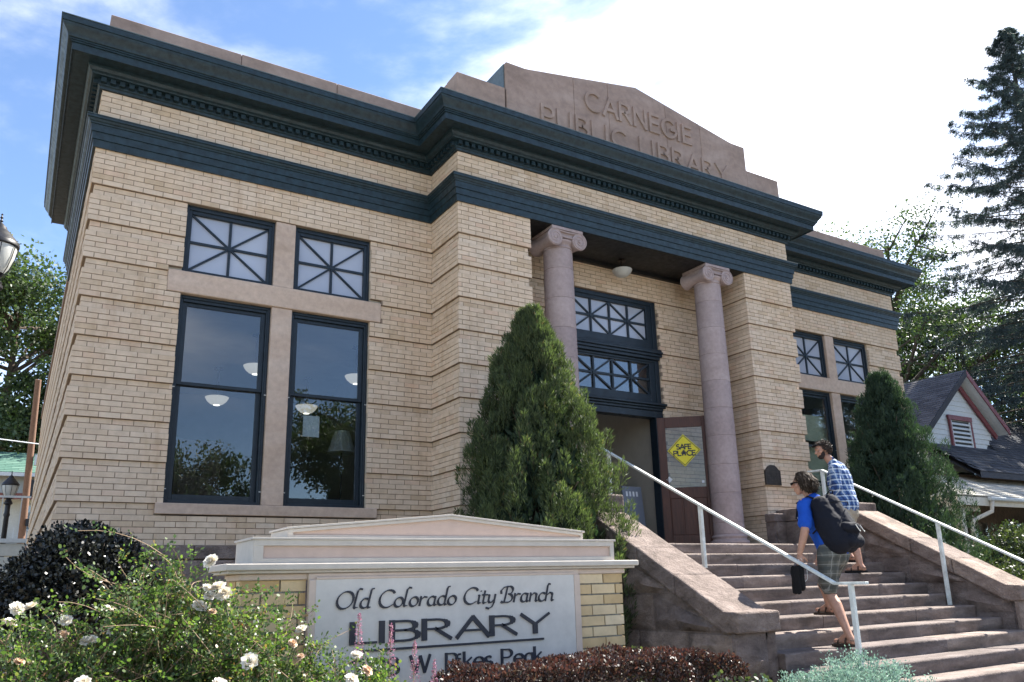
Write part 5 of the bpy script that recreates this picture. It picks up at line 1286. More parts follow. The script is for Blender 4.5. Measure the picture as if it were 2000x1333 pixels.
# dark purple-leaved bush at the corner
def leaf_dome(name, c, r, n, m, label, cat, size=(.02, .035), lump=0.12, sub=0.6, stems='bark', zmin=None, shape='hex', nrm=0.6):
    o = empty(name, (c[0], c[1], max(0, c[2]-r[2])), label, cat)
    D_ = rdir(n); D_[:, 2] = np.abs(D_[:, 2])*1.0-0.25*(RG.random(n) < .35); D_ = unit(D_)
    lum = 1+lump*smoothn(D_, 2.6, c[0])+lump*0.7*smoothn(D_, 7.0, c[1])
    f = RG.uniform(sub, 1.03, n)**0.6*lum
    C_ = np.array(c)+D_*np.array(r)*f[:, None]
    if zmin is not None: C_ = C_[C_[:, 2] > zmin]; D_ = D_[:len(C_)]
    k = len(C_); dr = D_[:k]*0.5+RG.normal(size=(k, 3))*0.6+np.array([[0, 0, .2]])
    fn = leaf_hex if shape == 'hex' else leaf_quads
    cards('foliage', fn(C_, dr, D_[:k]*nrm+RG.normal(size=(k, 3))*0.6, RG.uniform(size[0], size[1], k)*1.25, RG.uniform(size[0], size[1], k)*(0.9 if shape == 'hex' else 0.45)), 6 if shape == 'hex' else 4, M[m], o)
    mb = MB()
    for i in range(40):
        d = rdir(1)[0]; d[2] = abs(d[2])+0.1; q = Vector(c)+Vector((d[0]*r[0], d[1]*r[1], d[2]*r[2]))*0.93
        b0 = Vector((c[0]+random.uniform(-.08, .08), c[1]+random.uniform(-.08, .08), max(0.2, c[2]-r[2]*0.95))); mb.tube([b0, (b0+q)/2+Vector((0, 0, -.05)), q], [.012, .008, .003], 5)
    mb.build('branch', M[stems], o)
    return o
leaf_dome('purple_bush', (0.23, -1.38, 1.38), (0.68, 0.62, 0.80), 26000, 'purple_leaf', 'dense dark purple-leaved bush in front of the left corner of the building', 'bush', (.020, .034), 0.10, 0.45)

# roses
def bez(a, b, c, n=7):
    a, b, c = map(np.array, (a, b, c)); t_ = np.linspace(0, 1, n)[:, None]; return (1-t_)**2*a+2*t_*(1-t_)*b+t_**2*c
def rose_bush(cx, cy, zt, spread, canes, label, seed, dens=1.0, leafcol='rose_leaf'):
    o = empty('rose_bush', (cx, cy, 0.45), label, 'rose bush', 'rose bushes in front of the sign')
    st = MB(); LC = []; LD = []; LN = []; LS = []; thin = MB()
    def twig(a, b, r0, lv, depth):
        mid = (np.array(a)+np.array(b))/2+RG.normal(size=3)*0.03+np.array([0, 0, .03]); pts = bez(a, mid, b, 6)
        (st if depth == 0 else thin).tube([tuple(q) for q in pts], np.linspace(r0, r0*0.45, 6).tolist(), 4, caps=False)
        k = int(lv*dens)
        for j in range(k):
            t_ = RG.random()**0.75; q = pts[min(5, int(t_*5.99))]; d = pts[5]-pts[4]; d = d/np.linalg.norm(d)+RG.normal(size=3)*0.9
            d /= np.linalg.norm(d); s = np.cross(d, RG.normal(size=3)); s /= np.linalg.norm(s); nn = np.cross(d, s)
            L_ = RG.uniform(.008, .016)
            for (f, sd_, sz) in ((.1, 1, .8), (.1, -1, .8), (.55, 1, .95), (.55, -1, .95), (1, 0, 1.15)):
                LC.append(q+d*0.045*f); LD.append(d*(0.35 if sd_ else 1)+s*sd_*0.9+nn*RG.normal()*.2); LN.append(nn+RG.normal(size=3)*0.25); LS.append(L_*sz)
        return pts
    for i in range(canes):
        a = RG.random()*2*PI; rr_ = spread*RG.random()**0.5; h = zt-0.45
        top = np.array([cx+rr_*math.cos(a), cy+rr_*0.62*math.sin(a), 0.45+h*RG.uniform(.72, 1.04)*(1-0.25*(rr_/spread)**2)])
        b0 = np.array([cx+RG.normal()*.06, cy+RG.normal()*.05, 0.42])
        mid = (b0+top)/2+np.array([(top[0]-cx)*.15, 0, h*.18]); pts = bez(b0, mid, top, 9)
        st.tube([tuple(q) for q in pts], np.linspace(.006, .0022, 9).tolist(), 5, caps=False)
        for k in range(9):
            q = pts[RG.integers(3, 9)]; d = np.array([RG.normal()*.13, RG.normal()*.09, RG.uniform(.02, .20)]); twig(q, q+d, .0024, 10, 1)
        twig(pts[-2], pts[-1]+np.array([RG.normal()*.03, RG.normal()*.03, .07]), .002, 6, 1)
    st.build('cane', M['stem'], o); thin.build('twig', M['dry_stem'], o)
    LC, LD, LN, LS = map(np.array, (LC, LD, LN, LS))
    cards('foliage', leaf_hex(LC, LD, LN, LS*1.25, LS*0.95), 6, M[leafcol], o)
    return o
def rose_mesh(name, R_, seed, m):
    rs = np.random.default_rng(seed); V = []; rn = []
    for ring in range(6):
        k = (4, 5, 7, 8, 9, 10)[ring]; tilt = (0.15, 0.42, 0.72, 1.02, 1.3, 1.5)[ring]
        for j in range(k):
            a = 2*PI*(j/k)+ring*0.7+rs.normal()*0.12; L_ = R_*(0.62+0.40*ring/5)*rs.uniform(.9, 1.08); w = R_*0.72
            out_ = np.array([math.cos(a), math.sin(a), 0]); sd_ = np.array([-math.sin(a), math.cos(a), 0]); up = np.array([0, 0, 1.0])
            d = out_*math.sin(tilt)+up*math.cos(tilt); base = out_*R_*0.05
            tipc = base+d*L_+out_*R_*0.10
            q = [base, base+d*L_*.35+sd_*w*.42, base+d*L_*.85+sd_*w*.45+up*.002, tipc+up*rs.normal()*.002, base+d*L_*.85-sd_*w*.45, base+d*L_*.35-sd_*w*.42]
            V += q; rn.append(rs.random())
    V = np.array(V); V[:, 2] -= R_*0.2
    o = cards(name, V, 6, M[m], None, np.array(rn)); me = o.data; bpy.data.objects.remove(o); return me
RM = [rose_mesh('flower', 0.036, s, 'petal') for s in (1, 2, 3)]+[rose_mesh('flower', 0.027, 4, 'petal_faded'), rose_mesh('flower', 0.022, 5, 'petal_faded')]
ROSES = [(-0.25, -4.46, 1.53), (-0.19, -4.43, 1.54), (-0.04, -4.81, 1.47), (-0.05, -4.84, 1.4), (0.18, -4.59, 1.51), (0.16, -4.67, 1.42), (0.19, -4.75, 1.4), (0.61, -4.57, 1.75), (0.49, -4.46, 1.65), (0.62, -4.88, 1.57), (0.69, -4.87, 1.58), (0.58, -4.91, 1.52), (0.66, -4.8, 1.62), (0.61, -4.82, 1.61), (1.1, -5.0, 1.38), (0.77, -5.24, 1.25), (1.04, -5.06, 1.31), (1.05, -5.17, 1.25), (0.61, -5.36, 1.17), (0.03, -5.26, 1.21), (1.26, -5.43, 1.26), (1.28, -5.54, 1.19), (1.18, -5.59, 1.16), (0.07, -4.85, 1.37), (-0.22, -5.01, 1.3), (0.55, -4.49, 1.64), (0.63, -4.98, 1.49), (-0.27, -4.3, 1.46)]
FADED = {3: 3, 8: 3, 25: 3, 5: 3, 15: 0, 21: 3, 24: 4, 26: 4, 17: 4, 16: 4}
bushes = []
for (cx, cy, zt, sp, cn, lb) in ((-0.62, -5.55, 1.38, 0.42, 34, 'rose bush at the far left edge with pinkish white blooms'), (-0.12, -5.50, 1.46, 0.42, 34, 'rose bush with small white blooms below the purple bush'), (0.36, -5.50, 1.72, 0.36, 46, 'tallest rose bush, left of the sign, with a pink faded bloom near its top'), (0.72, -5.62, 1.50, 0.32, 34, 'rose bush with a cluster of big white blooms overlapping the left sign pier'), (1.12, -5.78, 1.20, 0.30, 28, 'low rose bush with cream and brown faded blooms in front of the sign lettering')):
    bushes.append((cx, cy, zt, rose_bush(cx, cy, zt, sp, cn, lb, 0)))
# a looser second row nearer the pavement
for (cx, cy, zt, sp, cn, lb) in ((-0.30, -6.25, 1.10, 0.40, 30, 'leafy rose bush without blooms in the front row at the left'), (0.35, -6.35, 1.08, 0.40, 30, 'leafy low rose bush in the middle of the front row'), (0.92, -6.20, 1.05, 0.30, 22, 'leafy low rose bush at the right end of the front row')):
    bushes.append((cx, cy, zt, rose_bush(cx, cy, zt, sp, cn, lb, 0)))
for i, (x, y, z) in enumerate(ROSES):
    s = 0.85; x = CAMP[0]+s*(x-CAMP[0]); y = CAMP[1]+s*(y-CAMP[1]); z = CAMP[2]+s*(z-CAMP[2])
    if x > 0.45 and y > -5.62: y = -5.62
    b_ = min(bushes, key=lambda q: (q[0]-x)**2+(q[1]-y)**2)
    o = bpy.data.objects.new('flower', RM[FADED.get(i, i % 3)]); SC.collection.objects.link(o); o.parent = b_[3]
    o.location = Vector((x, y, z))-b_[3].location; o.rotation_euler = (random.uniform(.3, 1.1), random.uniform(-.4, .4), random.uniform(-.6, .6))
    sc_ = random.uniform(.68, 1.0); o.scale = (sc_,)*3
    mb = MB(); mb.tube([(x, y, z-.02), (x*.6+b_[0]*.4, y*.6+b_[1]*.4, z-.25), (b_[0], b_[1], 0.5)], [.003, .004, .006], 5); mb.build('flower_stalk', M['stem'], b_[3])
# bright green shoot and feathery spires between the roses
def spire(x, y, z0, h, label, m, n=70, w=0.03, cat='plant', name='leafy_spire', leaf=(.02, .035)):
    o = empty(name, (x, y, z0), label, cat); mb = MB(); lean = random.uniform(-.04, .04)
    mb.tube([(x, y, z0), (x+lean, y, z0+h*.5), (x+lean*1.5, y, z0+h)], [.005, .004, .002], 5); mb.build('stem', M['stem'], o)
    t_ = RG.uniform(.35, 1.0, n); a = RG.random(n)*2*PI; C_ = np.stack([x+lean*1.5*t_, np.full(n, y), z0+h*t_], 1)
    D_ = np.stack([np.cos(a), np.sin(a), RG.uniform(.3, 1.1, n)], 1)
    cards('foliage', leaf_hex(C_, D_, RG.normal(size=(n, 3)), RG.uniform(*leaf, n)*(1.2-0.7*t_), RG.uniform(*leaf, n)*w/.05), 6, M[m], o); return o
spire(-0.13, -5.25, 0.5, 1.08, 'upright bright green leafy shoot rising above the roses at the left', 'tree_leaf', 70, .03, leaf=(.035, .055))
spire(0.05, -5.15, 0.5, 1.02, 'dark green feathery shoot in front of the purple bush', 'shrub_leaf', 110, .02)
spire(0.24, -5.18, 0.5, 0.98, 'thin reddish seed spike in front of the purple bush', 'hedge_leaf', 60, .012, leaf=(.012, .03))
spire(0.36, -5.2, 0.5, 0.98, 'grey-green leafy shoot beside the tallest rose bush', 'shrub_leaf', 130, .022)
for k, (x, y, z1, lb) in enumerate(((1.26, -5.46, 1.46, 'tall pink astilbe plume in front of the start of the sign lettering'), (1.42, -5.50, 1.40, 'mauve astilbe plume crossing the first letters of the sign'), (1.50, -5.62, 1.32, 'short pale astilbe plume below the sign underline'), (1.62, -5.6, 1.22, 'lowest astilbe plume at the end of the dark red hedge'))):
    o = empty('astilbe', (x, y, 0.5), lb, 'flower', 'astilbe plumes in front of the sign'); mb = MB(); mb.tube([(x-.03, y, .5), (x, y, z1)], [.004, .0015], 5); mb.build('stem', M['dry_stem'], o)
    n = 260; t_ = RG.random(n)**.8; h = 0.26; wd = .028*(1-t_)+.004; a = RG.random(n)*2*PI
    C_ = np.stack([x+wd*np.cos(a), y+wd*np.sin(a), z1-h+h*t_], 1)
    cards('plume', leaf_quads(C_, RG.normal(size=(n, 3))+np.array([[0, 0, 1]]), RG.normal(size=(n, 3)), RG.uniform(.007, .014, n), RG.uniform(.004, .007, n)), 4, M['astilbe_petal'], o)
    n = 240; a = RG.random(n)*2*PI; q = RG.random(n)*.12; C_ = np.stack([x+q*np.cos(a), y+q*.6*np.sin(a), .55+RG.random(n)*(z1-.8-.1)], 1)
    cards('foliage', leaf_quads(C_, RG.normal(size=(n, 3)), RG.normal(size=(n, 3)), RG.uniform(.025, .05, n), RG.uniform(.010, .02, n)), 4, M['rose_leaf'], o)
# clipped dark red hedge, green shrubs by the cheek wall, blue-grey rue
def hedge(name, x0, x1, y0, y1, ztop, n, m, label, cat, size, z0=0.45):
    o = empty(name, ((x0+x1)/2, (y0+y1)/2, z0), label, cat)
    C_ = np.stack([RG.uniform(x0, x1, n), RG.uniform(y0, y1, n), RG.random(n)], 1)
    k = RG.random(n) < 0.55; C_[k, 2] = 1-0.12*RG.random(k.sum())**1.5
    k2 = (~k) & (RG.random(n) < .6); C_[k2, 1] = y0+0.10*(y1-y0)*RG.random(k2.sum())
    nz_ = np.array([mnz.noise(Vector((q[0]*2.2, q[1]*2.2, 1.5)))*0.05+mnz.noise(Vector((q[0]*7, q[1]*7, 4)))*0.035 for q in C_])
    ee = np.clip(np.minimum(C_[:, 0]-x0, x1-C_[:, 0])/0.16, 0, 1)**.5
    zt = np.array([ztop(q[0]) for q in C_])+nz_
    C_[:, 2] = z0+(zt*1.0-z0)*C_[:, 2]*(0.82+0.18*ee); C_[:, 1] += RG.normal(size=n)*.012
    D_ = RG.normal(size=(n, 3))*.6+np.array([[0, -.25, .7]])
    cards('foliage', leaf_hex(C_, D_, RG.normal(size=(n, 3)), RG.uniform(*size, n)*1.3, RG.uniform(*size, n)*.7), 6, M[m], o)
    mb = MB()
    for i in range(50):
        x = random.uniform(x0, x1); y = random.uniform(y0, y1); mb.tube([(x, y, z0-.1), (x+random.uniform(-.05, .05), y, ztop(x)-0.06)], [.006, .003], 4)
    mb.build('branch', M['bark'], o); return o
hedge('red_barberry_hedge', 1.66, 3.05, -6.0, -5.42, lambda x: 1.145+0.04*(x-1.7), 30000, 'hedge_leaf', 'low clipped hedge of dark red leaves in front of the sign', 'hedge', (.012, .022))
hedge('red_barberry_hedge', 3.06, 3.75, -5.75, -5.35, lambda x: 1.16-0.03*(x-3.0), 11000, 'hedge_leaf', 'end of the dark red hedge between the sign and the stair wall', 'hedge', (.012, .022))
leaf_dome('green_shrub', (3.75, -4.75, 0.62), (0.42, 0.36, 0.46), 9000, 'shrub_leaf', 'small dark green shrub against the left cheek wall of the steps', 'shrub', (.014, .026), 0.2, 0.5)
leaf_dome('green_shrub', (3.15, -6.35, 0.62), (0.50, 0.30, 0.42), 9000, 'shrub_leaf', 'dark green shrub in front of the end of the red hedge', 'shrub', (.014, .026), 0.2, 0.5)
# dry stalks sticking out
mb = MB()
for i in range(9):
    x = random.uniform(2.7, 3.5); y = -6.55+random.uniform(-.1, .1); mb.tube([(x, y, .6), (x+random.uniform(-.08, .08), y, .9), (x+random.uniform(-.16, .16), y-.05, random.uniform(1.02, 1.14))], [.002, .0016, .001], 4)
tag(mb.build('dry_grass_stalks', M['dry_stem']), 'thin pale dry stalks arching over the dark shrub in front of the hedge', 'grass')
def rue(cx, cy, zt, r, n, label):
    o = empty('rue_plant', (cx, cy, .2), label, 'plant', 'blue-grey rue plants beside the steps'); V = []
    fr = 150
    for i in range(fr):
        d = rdir(1)[0]; d[2] = abs(d[2])*0.9+.15; d /= np.linalg.norm(d); tip = np.array([cx, cy, zt-r])+d*np.array([r*1.25, r, r])*RG.uniform(.8, 1.05)
        k = n//fr; s = RG.random(k); rad_ = 0.05*(1-s*.5); C_ = tip-d*0.16*(1-s)[:, None]+RG.normal(size=(k, 3))*rad_[:, None]*.5
        V.append(leaf_quads(C_, d+RG.normal(size=(k, 3))*.6, RG.normal(size=(k, 3)), RG.uniform(.012, .024, k), RG.uniform(.006, .011, k)))
    cards('foliage', np.concatenate(V), 4, M['rue_leaf'], o)
    mb = MB(); 
    for i in range(30): a = random.random()*2*PI; mb.tube([(cx, cy, .1), (cx+r*.7*math.cos(a), cy+r*.6*math.sin(a), zt-r*.5)], [.008, .003], 5)
    mb.build('stem', M['stem'], o)
rue(3.85, -6.05, 1.02, 0.42, 15000, 'feathery blue-grey plant at the left foot of the steps')
rue(4.42, -6.05, 1.12, 0.40, 15000, 'tallest feathery blue-grey plant in front of the lowest handrail post')
rue(4.95, -6.15, 0.93, 0.36, 12000, 'lowest feathery blue-grey plant overlapping the bottom steps')
# grass and weeds round the bed edge
n = 9000; C_ = np.stack([RG.uniform(-4, 5, n), RG.uniform(-8.3, -6.3, n), np.full(n, 0.0)], 1)
C_[:, 2] = np.clip((C_[:, 1]+7.2)/1.2, 0, 1)**.6*.5-.02
tag(cards('grass', leaf_quads(C_, RG.normal(size=(n, 3))*.3+np.array([[0, 0, 1]]), RG.normal(size=(n, 3)), RG.uniform(.06, .16, n), RG.uniform(.004, .008, n)), 4, M['grass_blade']), 'grass tufts along the edge of the planting bed', 'grass', kind='stuff')

# ---- trees
def deciduous(x, y, H, R_, n, label, cat='tree', z0=3.0, m='tree_leaf', size=(.10, .20), nb=26, gap=0.0, squash=1.0, group=None, name='leafy_tree'):
    o = empty(name, (x, y, 0), label, cat, group); mb = MB(); tips = []
    mb.tube([(x, y, 0), (x+random.uniform(-.2, .2), y, H*.3), (x+random.uniform(-.4, .4), y, H*.62), (x, y, H*.9)], [H*.022, H*.017, H*.010, H*.003], 9)
    for i in range(nb):
        a = random.random()*2*PI; t_ = random.uniform(.22, .85); b0 = Vector((x, y, H*t_)); q = R_*random.uniform(.55, 1.0)*(1-0.45*max(0, t_-.55)/.45)
        b1 = b0+Vector((q*math.cos(a), q*math.sin(a)*squash, H*random.uniform(.02, .20))); mid = (b0+b1)/2+Vector((0, 0, .3))
        mb.tube([b0, mid, b1], [H*.009*(1-t_*.5), H*.005, H*.0015], 6); tips += [b1, mid*.35+b1*.65]
        for j in range(3):
            e = b1+Vector((random.gauss(0, .9), random.gauss(0, .9), random.gauss(.2, .6))); mb.tube([mid*.3+b1*.7, e], [H*.003, H*.0012], 5); tips.append(e)
    tips += [Vector((x+random.gauss(0, R_*.3), y+random.gauss(0, R_*.3), H*random.uniform(.8, 1.0))) for _ in range(nb//2)]
    mb.build('trunk', M['bark'], o)
    T_ = np.array([tuple(q) for q in tips]); k = n//len(T_); V = []; RN = []
    for q in T_:
        r_ = R_*RG.uniform(.13, .27); d = rdir(k); f = RG.random(k)**.45
        C_ = q+d*(r_*f)[:, None]*np.array([1.15, 1.15, .75])
        V.append(leaf_quads(C_, d*.3+RG.normal(size=(k, 3))+np.array([[0, 0, -.2]]), RG.normal(size=(k, 3))+np.array([[0, 0, .6]]), RG.uniform(*size, k), RG.uniform(*size, k)*.6)); RN.append(np.clip(RG.normal(.5+RG.normal()*.15, .22, k), 0, 1))
    cards('crown', np.concatenate(V), 4, M[m], o, np.concatenate(RN)); return o
deciduous(-1.6, 49, 22.5, 7.5, 52000, 'broad green tree at the far left behind the wooden pole', size=(.2, .36), nb=44)
deciduous(4.2, 46.0, 20.0, 5.6, 30000, 'green tree showing beside the left edge of the brick wall', size=(.2, .36))
deciduous(-10.0, 52.0, 21.0, 7.0, 14000, 'tree beyond the left edge of the view beside the green roofed house', size=(.25, .45))
deciduous(29.8, 9.0, 14.8, 4.3, 34000, 'airy tree between the library cornice and the spruce', size=(.09, .17), nb=36)
deciduous(35.5, 9.5, 14.0, 4.8, 34000, 'bright green tree behind the gabled cottage', size=(.13, .24), nb=32)
deciduous(41.0, 6.5, 15.0, 6.0, 30000, 'dark tree behind the right side of the cottage', size=(.15, .28))
deciduous(30.5, 15.0, 13.0, 4.8, 22000, 'lower tree seen over the ridge of the cottage roof', size=(.15, .26))
for i, (x, y, h) in enumerate(((-6, -37, 6.5), (1, -39, 8), (8.4, -36, 8.8), (17.5, -38, 13.0), (27, -37, 10.5), (38, -38, 13))):
    deciduous(x, y, h, 2.0+h*.22, 22000, ['low street tree across the road near the west end', 'small street tree across the road facing the left wing', 'shortest street tree across the road', 'street tree across the road mirrored in the second window', 'medium street tree across the road', 'tall street tree across the road at the east end'][i], size=(.16, .28), nb=28, group='street trees across the road')
# spruce
def spruce(x, y, H, R_, n, label):
    o = empty('spruce_tree', (x, y, 0), label, 'conifer'); mb = MB()
    mb.tube([(x, y, 0), (x+.1, y, H*.5), (x, y, H)], [.32, .2, .03], 10); V = []; RN = []
    z = 2.2
    while z < H-0.15:
        t_ = z/H; L_ = R_*(1-t_)**0.85+0.12; nb = 6 if t_ < .85 else 4; a0 = random.random()*2*PI
        for k in range(nb):
            a = a0+2*PI*k/nb+random.gauss(0, .18); L2 = L_*random.uniform(.72, 1.12); o_ = np.array([math.cos(a), math.sin(a), 0])
            rise = 0.28 if t_ > .6 else 0.05; pts = []
            for j in range(9):
                s = j/8; pts.append(np.array([x, y, z])+o_*L2*s+np.array([0, 0, L2*(rise*s-0.42*s*s*(1-t_*.6)+0.17*s**4)]))
            mb.tube([tuple(q) for q in pts], np.linspace(.05*(1-t_)+.012, .006, 9).tolist(), 5, caps=False)
            # hanging branchlets
            sd_ = np.array([-o_[1], o_[0], 0]); mcount = int(26+90*(1-t_))
            for b_ in range(mcount):
                s = 0.06+0.94*random.random()**.75; i_ = min(7, int(s*8)); q = pts[i_]+(pts[i_+1]-pts[i_])*(s*8-i_); side = random.choice((-1, 1)); bl = (0.20+0.55*(1-t_))*random.uniform(.5, 1.1)*(1.15-.6*s)
                d = o_*random.uniform(.2, .7)+sd_*side*random.uniform(.3, .9)+np.array([0, 0, random.uniform(-.9, -.1)]); d /= np.linalg.norm(d)
                kk = 20; u = RG.random(kk); C_ = q+np.outer(u*bl, d)+np.outer(u**2*bl*.35, [0, 0, -1])
                D_ = d*.8+RG.normal(size=(kk, 3))*.7+np.array([[0, 0, -.15]])
                V.append(leaf_quads(C_, D_, RG.normal(size=(kk, 3)), RG.uniform(.09, .20, kk), RG.uniform(.014, .030, kk))); RN.append(np.clip(RG.normal(.45, .25, kk), 0, 1))
        z += 0.26+0.24*(1-t_)
    mb.build('trunk', M['bark'], o); cards('crown', np.concatenate(V), 4, M['spruce_leaf'], o, np.concatenate(RN)); return o
spruce(31.3, 3.4, 22.6, 9.2, 60000, 'tall blue-grey spruce with drooping boughs at the right edge')
spruce(19.9, -6.0, 19.0, 3.6, 60000, 'added nearer spruce just beyond the right edge, put there to shade the steps')  # added tree outside the view, placed to keep the sun off the steps
# ------------------------------------------------------------------ cottage on the right
paint('siding', (0.50, 0.53, 0.54), 0.6, 0.04); paint('red_trim', (0.16, 0.045, 0.055), 0.5, 0.1); paint('cream_trim', (0.62, 0.57, 0.48), 0.55, 0.04)
def shingle_mat(name, a, b):
    t = NT(name); z = t.noise(9, 6, .65, 'World'); r = t.attr()
    c = t.ramp(r, [(0, a), (1, b)]); c = t.mix(1.0, c, t.ramp(z, [(.3, (.85, .85, .85)), (.7, (1.12, 1.12, 1.12))]), 'MULTIPLY'); M[name] = t.bsdf(c, .9, bump=z, bstr=.3, bdist=.004, spec=.2)
shingle_mat('dark_shingle', (0.045, 0.048, 0.058), (0.085, 0.088, 0.10)); shingle_mat('grey_shingle', (0.06, 0.058, 0.066), (0.11, 0.108, 0.12)); shingle_mat('pale_shingle', (0.36, 0.34, 0.30), (0.50, 0.48, 0.43)); shingle_mat('green_shingle', (0.06, 0.13, 0.10), (0.10, 0.18, 0.14))
def roof_plane(parent, eave0, eave1, up, rows, m, name='shingle', w=0.34, th=0.012, clip=None):
    """courses of overlapping shingles from the eave line upwards; far courses are one mesh"""
    e0, e1, up = Vector(eave0), Vector(eave1), Vector(up); u = (e1-e0); Lu = u.length; u.normalize(); n_ = u.cross(up).normalized()
    if n_.z < 0: n_ = -n_
    h = up.length/rows; ud = up.normalized(); mb = MB()
    for r in range(rows):
        x = -(r % 2)*w/2
        while x < Lu:
            a, b = max(0, x+.004), min(Lu, x+w-.004)
            if b-a > 0.03:
                c0 = e0+u*a+ud*(h*r)
                if clip is None or clip(c0+u*(b-a)/2+ud*h/2):
                    mb.add([c0+n_*(th*2), c0+u*(b-a)+n_*(th*2), c0+u*(b-a)+ud*(h*1.06)+n_*th*.9, c0+ud*(h*1.06)+n_*th*.9, c0, c0+u*(b-a)], [(0, 1, 2, 3), (4, 5, 1, 0)])
            x += w
    o = mb.build(name, M[m], parent); tag(o, kind='stuff'); return o
ct = empty('gabled_cottage', (22.5, 5, 0), 'pale blue-grey clapboard cottage with steep shingled gable and maroon trim, right of the library', 'house')
AP = Vector((22.69, 3.0, 6.95)); GL = Vector((20.75, 3.0, 5.39)); GR = Vector((24.33, 3.0, 5.504)); GBm = Vector((23.23, 3.0, 4.51)); BL = Vector((20.72, 3.0, 4.40))
slope = (AP.z-GL.z)/(AP.x-GL.x)
# clapboards, each one a board
z = 4.42; k = 0
while z < 6.88:
    xl = max(20.75, AP.x-(AP.z-z-.07)/slope); 
    xr = AP.x+(AP.z-z-.07)/((AP.z-GR.z)/(GR.x-AP.x))
    if z < 5.5: xr = min(xr, 23.23+(z-4.51)/(5.504-4.51)*1.1)
    if xr-xl > .1:
        MB().add([(xl, 2.995, z), (xr, 2.995, z), (xr, 3.02, z), (xl, 3.02, z), (xl, 3.012, z+.150), (xr, 3.012, z+.150), (xr, 3.03, z+.150), (xl, 3.03, z+.150)], [(0, 1, 5, 4), (0, 3, 2, 1), (1, 2, 6, 5), (3, 0, 4, 7), (4, 5, 6, 7), (2, 3, 7, 6)]).build('clapboard', M['siding'], ct)
    z += .150; k += 1
MB().prism([(20.76, 4.3), (23.1, 4.3), (24.25, 5.5), (22.69, 6.90), (20.76, 5.35)], 3.03, 9.0, 'y').build('wall', M['siding'], ct)
# louvred vent
v0, v1, w0, w1 = 22.03, 23.02, 4.98, 5.76
mb = MB()
for (a, b, c, d) in ((v0-.07, v0, w0-.02, w1+.02), (v1, v1+.07, w0-.02, w1+.02), (v0-.1, v1+.1, w1+.02, w1+.15), (v0-.08, v1+.08, w0-.09, w0-.02)): mb.box(a, b, 2.93, 2.99, c, d)
vt = mb.build('vent_frame', M['red_trim'], ct)
MB().box(v0, v1, 2.985, 2.994, w0, w1).build('vent_back', M['dark_paint'], vt)
for i in range(6): MB().obox((v0+.05, 2.95, w0+.03+i*.125), (v1-v0-.1, 0, 0), (0, .035, .06), (0, -.010, .012)).build('louvre', M['siding'], vt)
mb = MB(); mb.box(v0, v0+.05, 2.945, 2.98, w0, w1); mb.box(v1-.05, v1, 2.945, 2.98, w0, w1); mb.build('vent_jamb', M['siding'], vt)
# roof slopes with deep overhang
OH = 0.34; YF = 3.0-OH
PK = Vector((22.69, YF, 7.22)); 
LE = Vector((PK.x-2.55, YF, PK.z-2.55*slope)); RS = (AP.z-GR.z)/(GR.x-AP.x); RE = Vector((PK.x+1.82, YF, PK.z-1.82*RS))
mb = MB(); mb.add([LE, PK, PK+Vector((0, 9, 0)), LE+Vector((0, 9, 0)), LE-Vector((0, 0, .14)), PK-Vector((0, 0, .16)), PK+Vector((0, 9, -.16)), LE+Vector((0, 9, -.14))], [(0, 1, 2, 3), (4, 7, 6, 5), (0, 4, 5, 1), (3, 2, 6, 7), (0, 3, 7, 4)])
mb.add([PK, RE, RE+Vector((0, 9, 0)), PK+Vector((0, 9, 0)), PK-Vector((0, 0, .16)), RE-Vector((0, 0, .14)), RE+Vector((0, 9, -.14)), PK+Vector((0, 9, -.16))], [(0, 1, 2, 3), (4, 7, 6, 5), (0, 4, 5, 1), (1, 5, 6, 2)])
mb.build('roof', M['siding'], ct)
up = PK-LE; rf = roof_plane(ct, LE+Vector((0, 9, .01)), LE+Vector((0, 0, .01)), up, 26, 'grey_shingle')
up = PK-RE; roof_plane(ct, RE+Vector((0, 0, .01)), RE+Vector((0, 9, .01)), up, 22, 'grey_shingle')
for (a, b) in ((LE, PK), (PK, RE)):
    d = (b-a); mb = MB(); mb.add([a+Vector((0, -.03, .02)), b+Vector((0, -.03, .02)), b+Vector((0, -.03, -.17)), a+Vector((0, -.03, -.17)), a+Vector((0, 0, .02)), b+Vector((0, 0, .02)), b+Vector((0, 0, -.17)), a+Vector((0, 0, -.17))], [(0, 3, 2, 1), (0, 1, 5, 4), (3, 7, 6, 2), (0, 4, 7, 3), (1, 2, 6, 5)]); mb.build('barge_board', M['red_trim'] if a is PK else M['dark_shingle'], ct)
mb = MB(); mb.bar(AP+Vector((0, -.05, -.10)), GR+Vector((0, -.05, -.10)), .06, .14); mb.build('frieze_board', M['red_trim'], ct)
# main roof in front and to the right
mb = MB(); A_, B_ = Vector((24.2, 2.9, 5.50)), Vector((22.9, 2.2, 4.15)); C2, D2 = Vector((34, 2.9+1.5, 6.9)), Vector((34, -1.5, 3.9))
e0, e1 = Vector((20.6, 1.6, 4.05)), Vector((34.0, 1.6, 4.05)); upv = Vector((0, 3.9, 2.75))
mb.add([e0, e1, e1+upv, e0+upv, e0-Vector((0, 0, .15)), e1-Vector((0, 0, .15)), e1+upv-Vector((0, 0, .15)), e0+upv-Vector((0, 0, .15))], [(4, 5, 1, 0), (4, 7, 6, 5), (0, 1, 2, 3)])
mb.build('roof', M['dark_shingle'], ct)
def clipm(q):
    if q.x < 20.7: return False
    zz = q.z
    return not (q.y > 2.95 and q.x < 24.3+0.0) 
roof_plane(ct, e0+Vector((0, 0, .01)), e1+Vector((0, 0, .01)), upv, 26, 'dark_shingle', clip=clipm)
MB().box(20.4, 34, 2.4, 10, 0, 4.1).build('wall', M['bark'], ct)
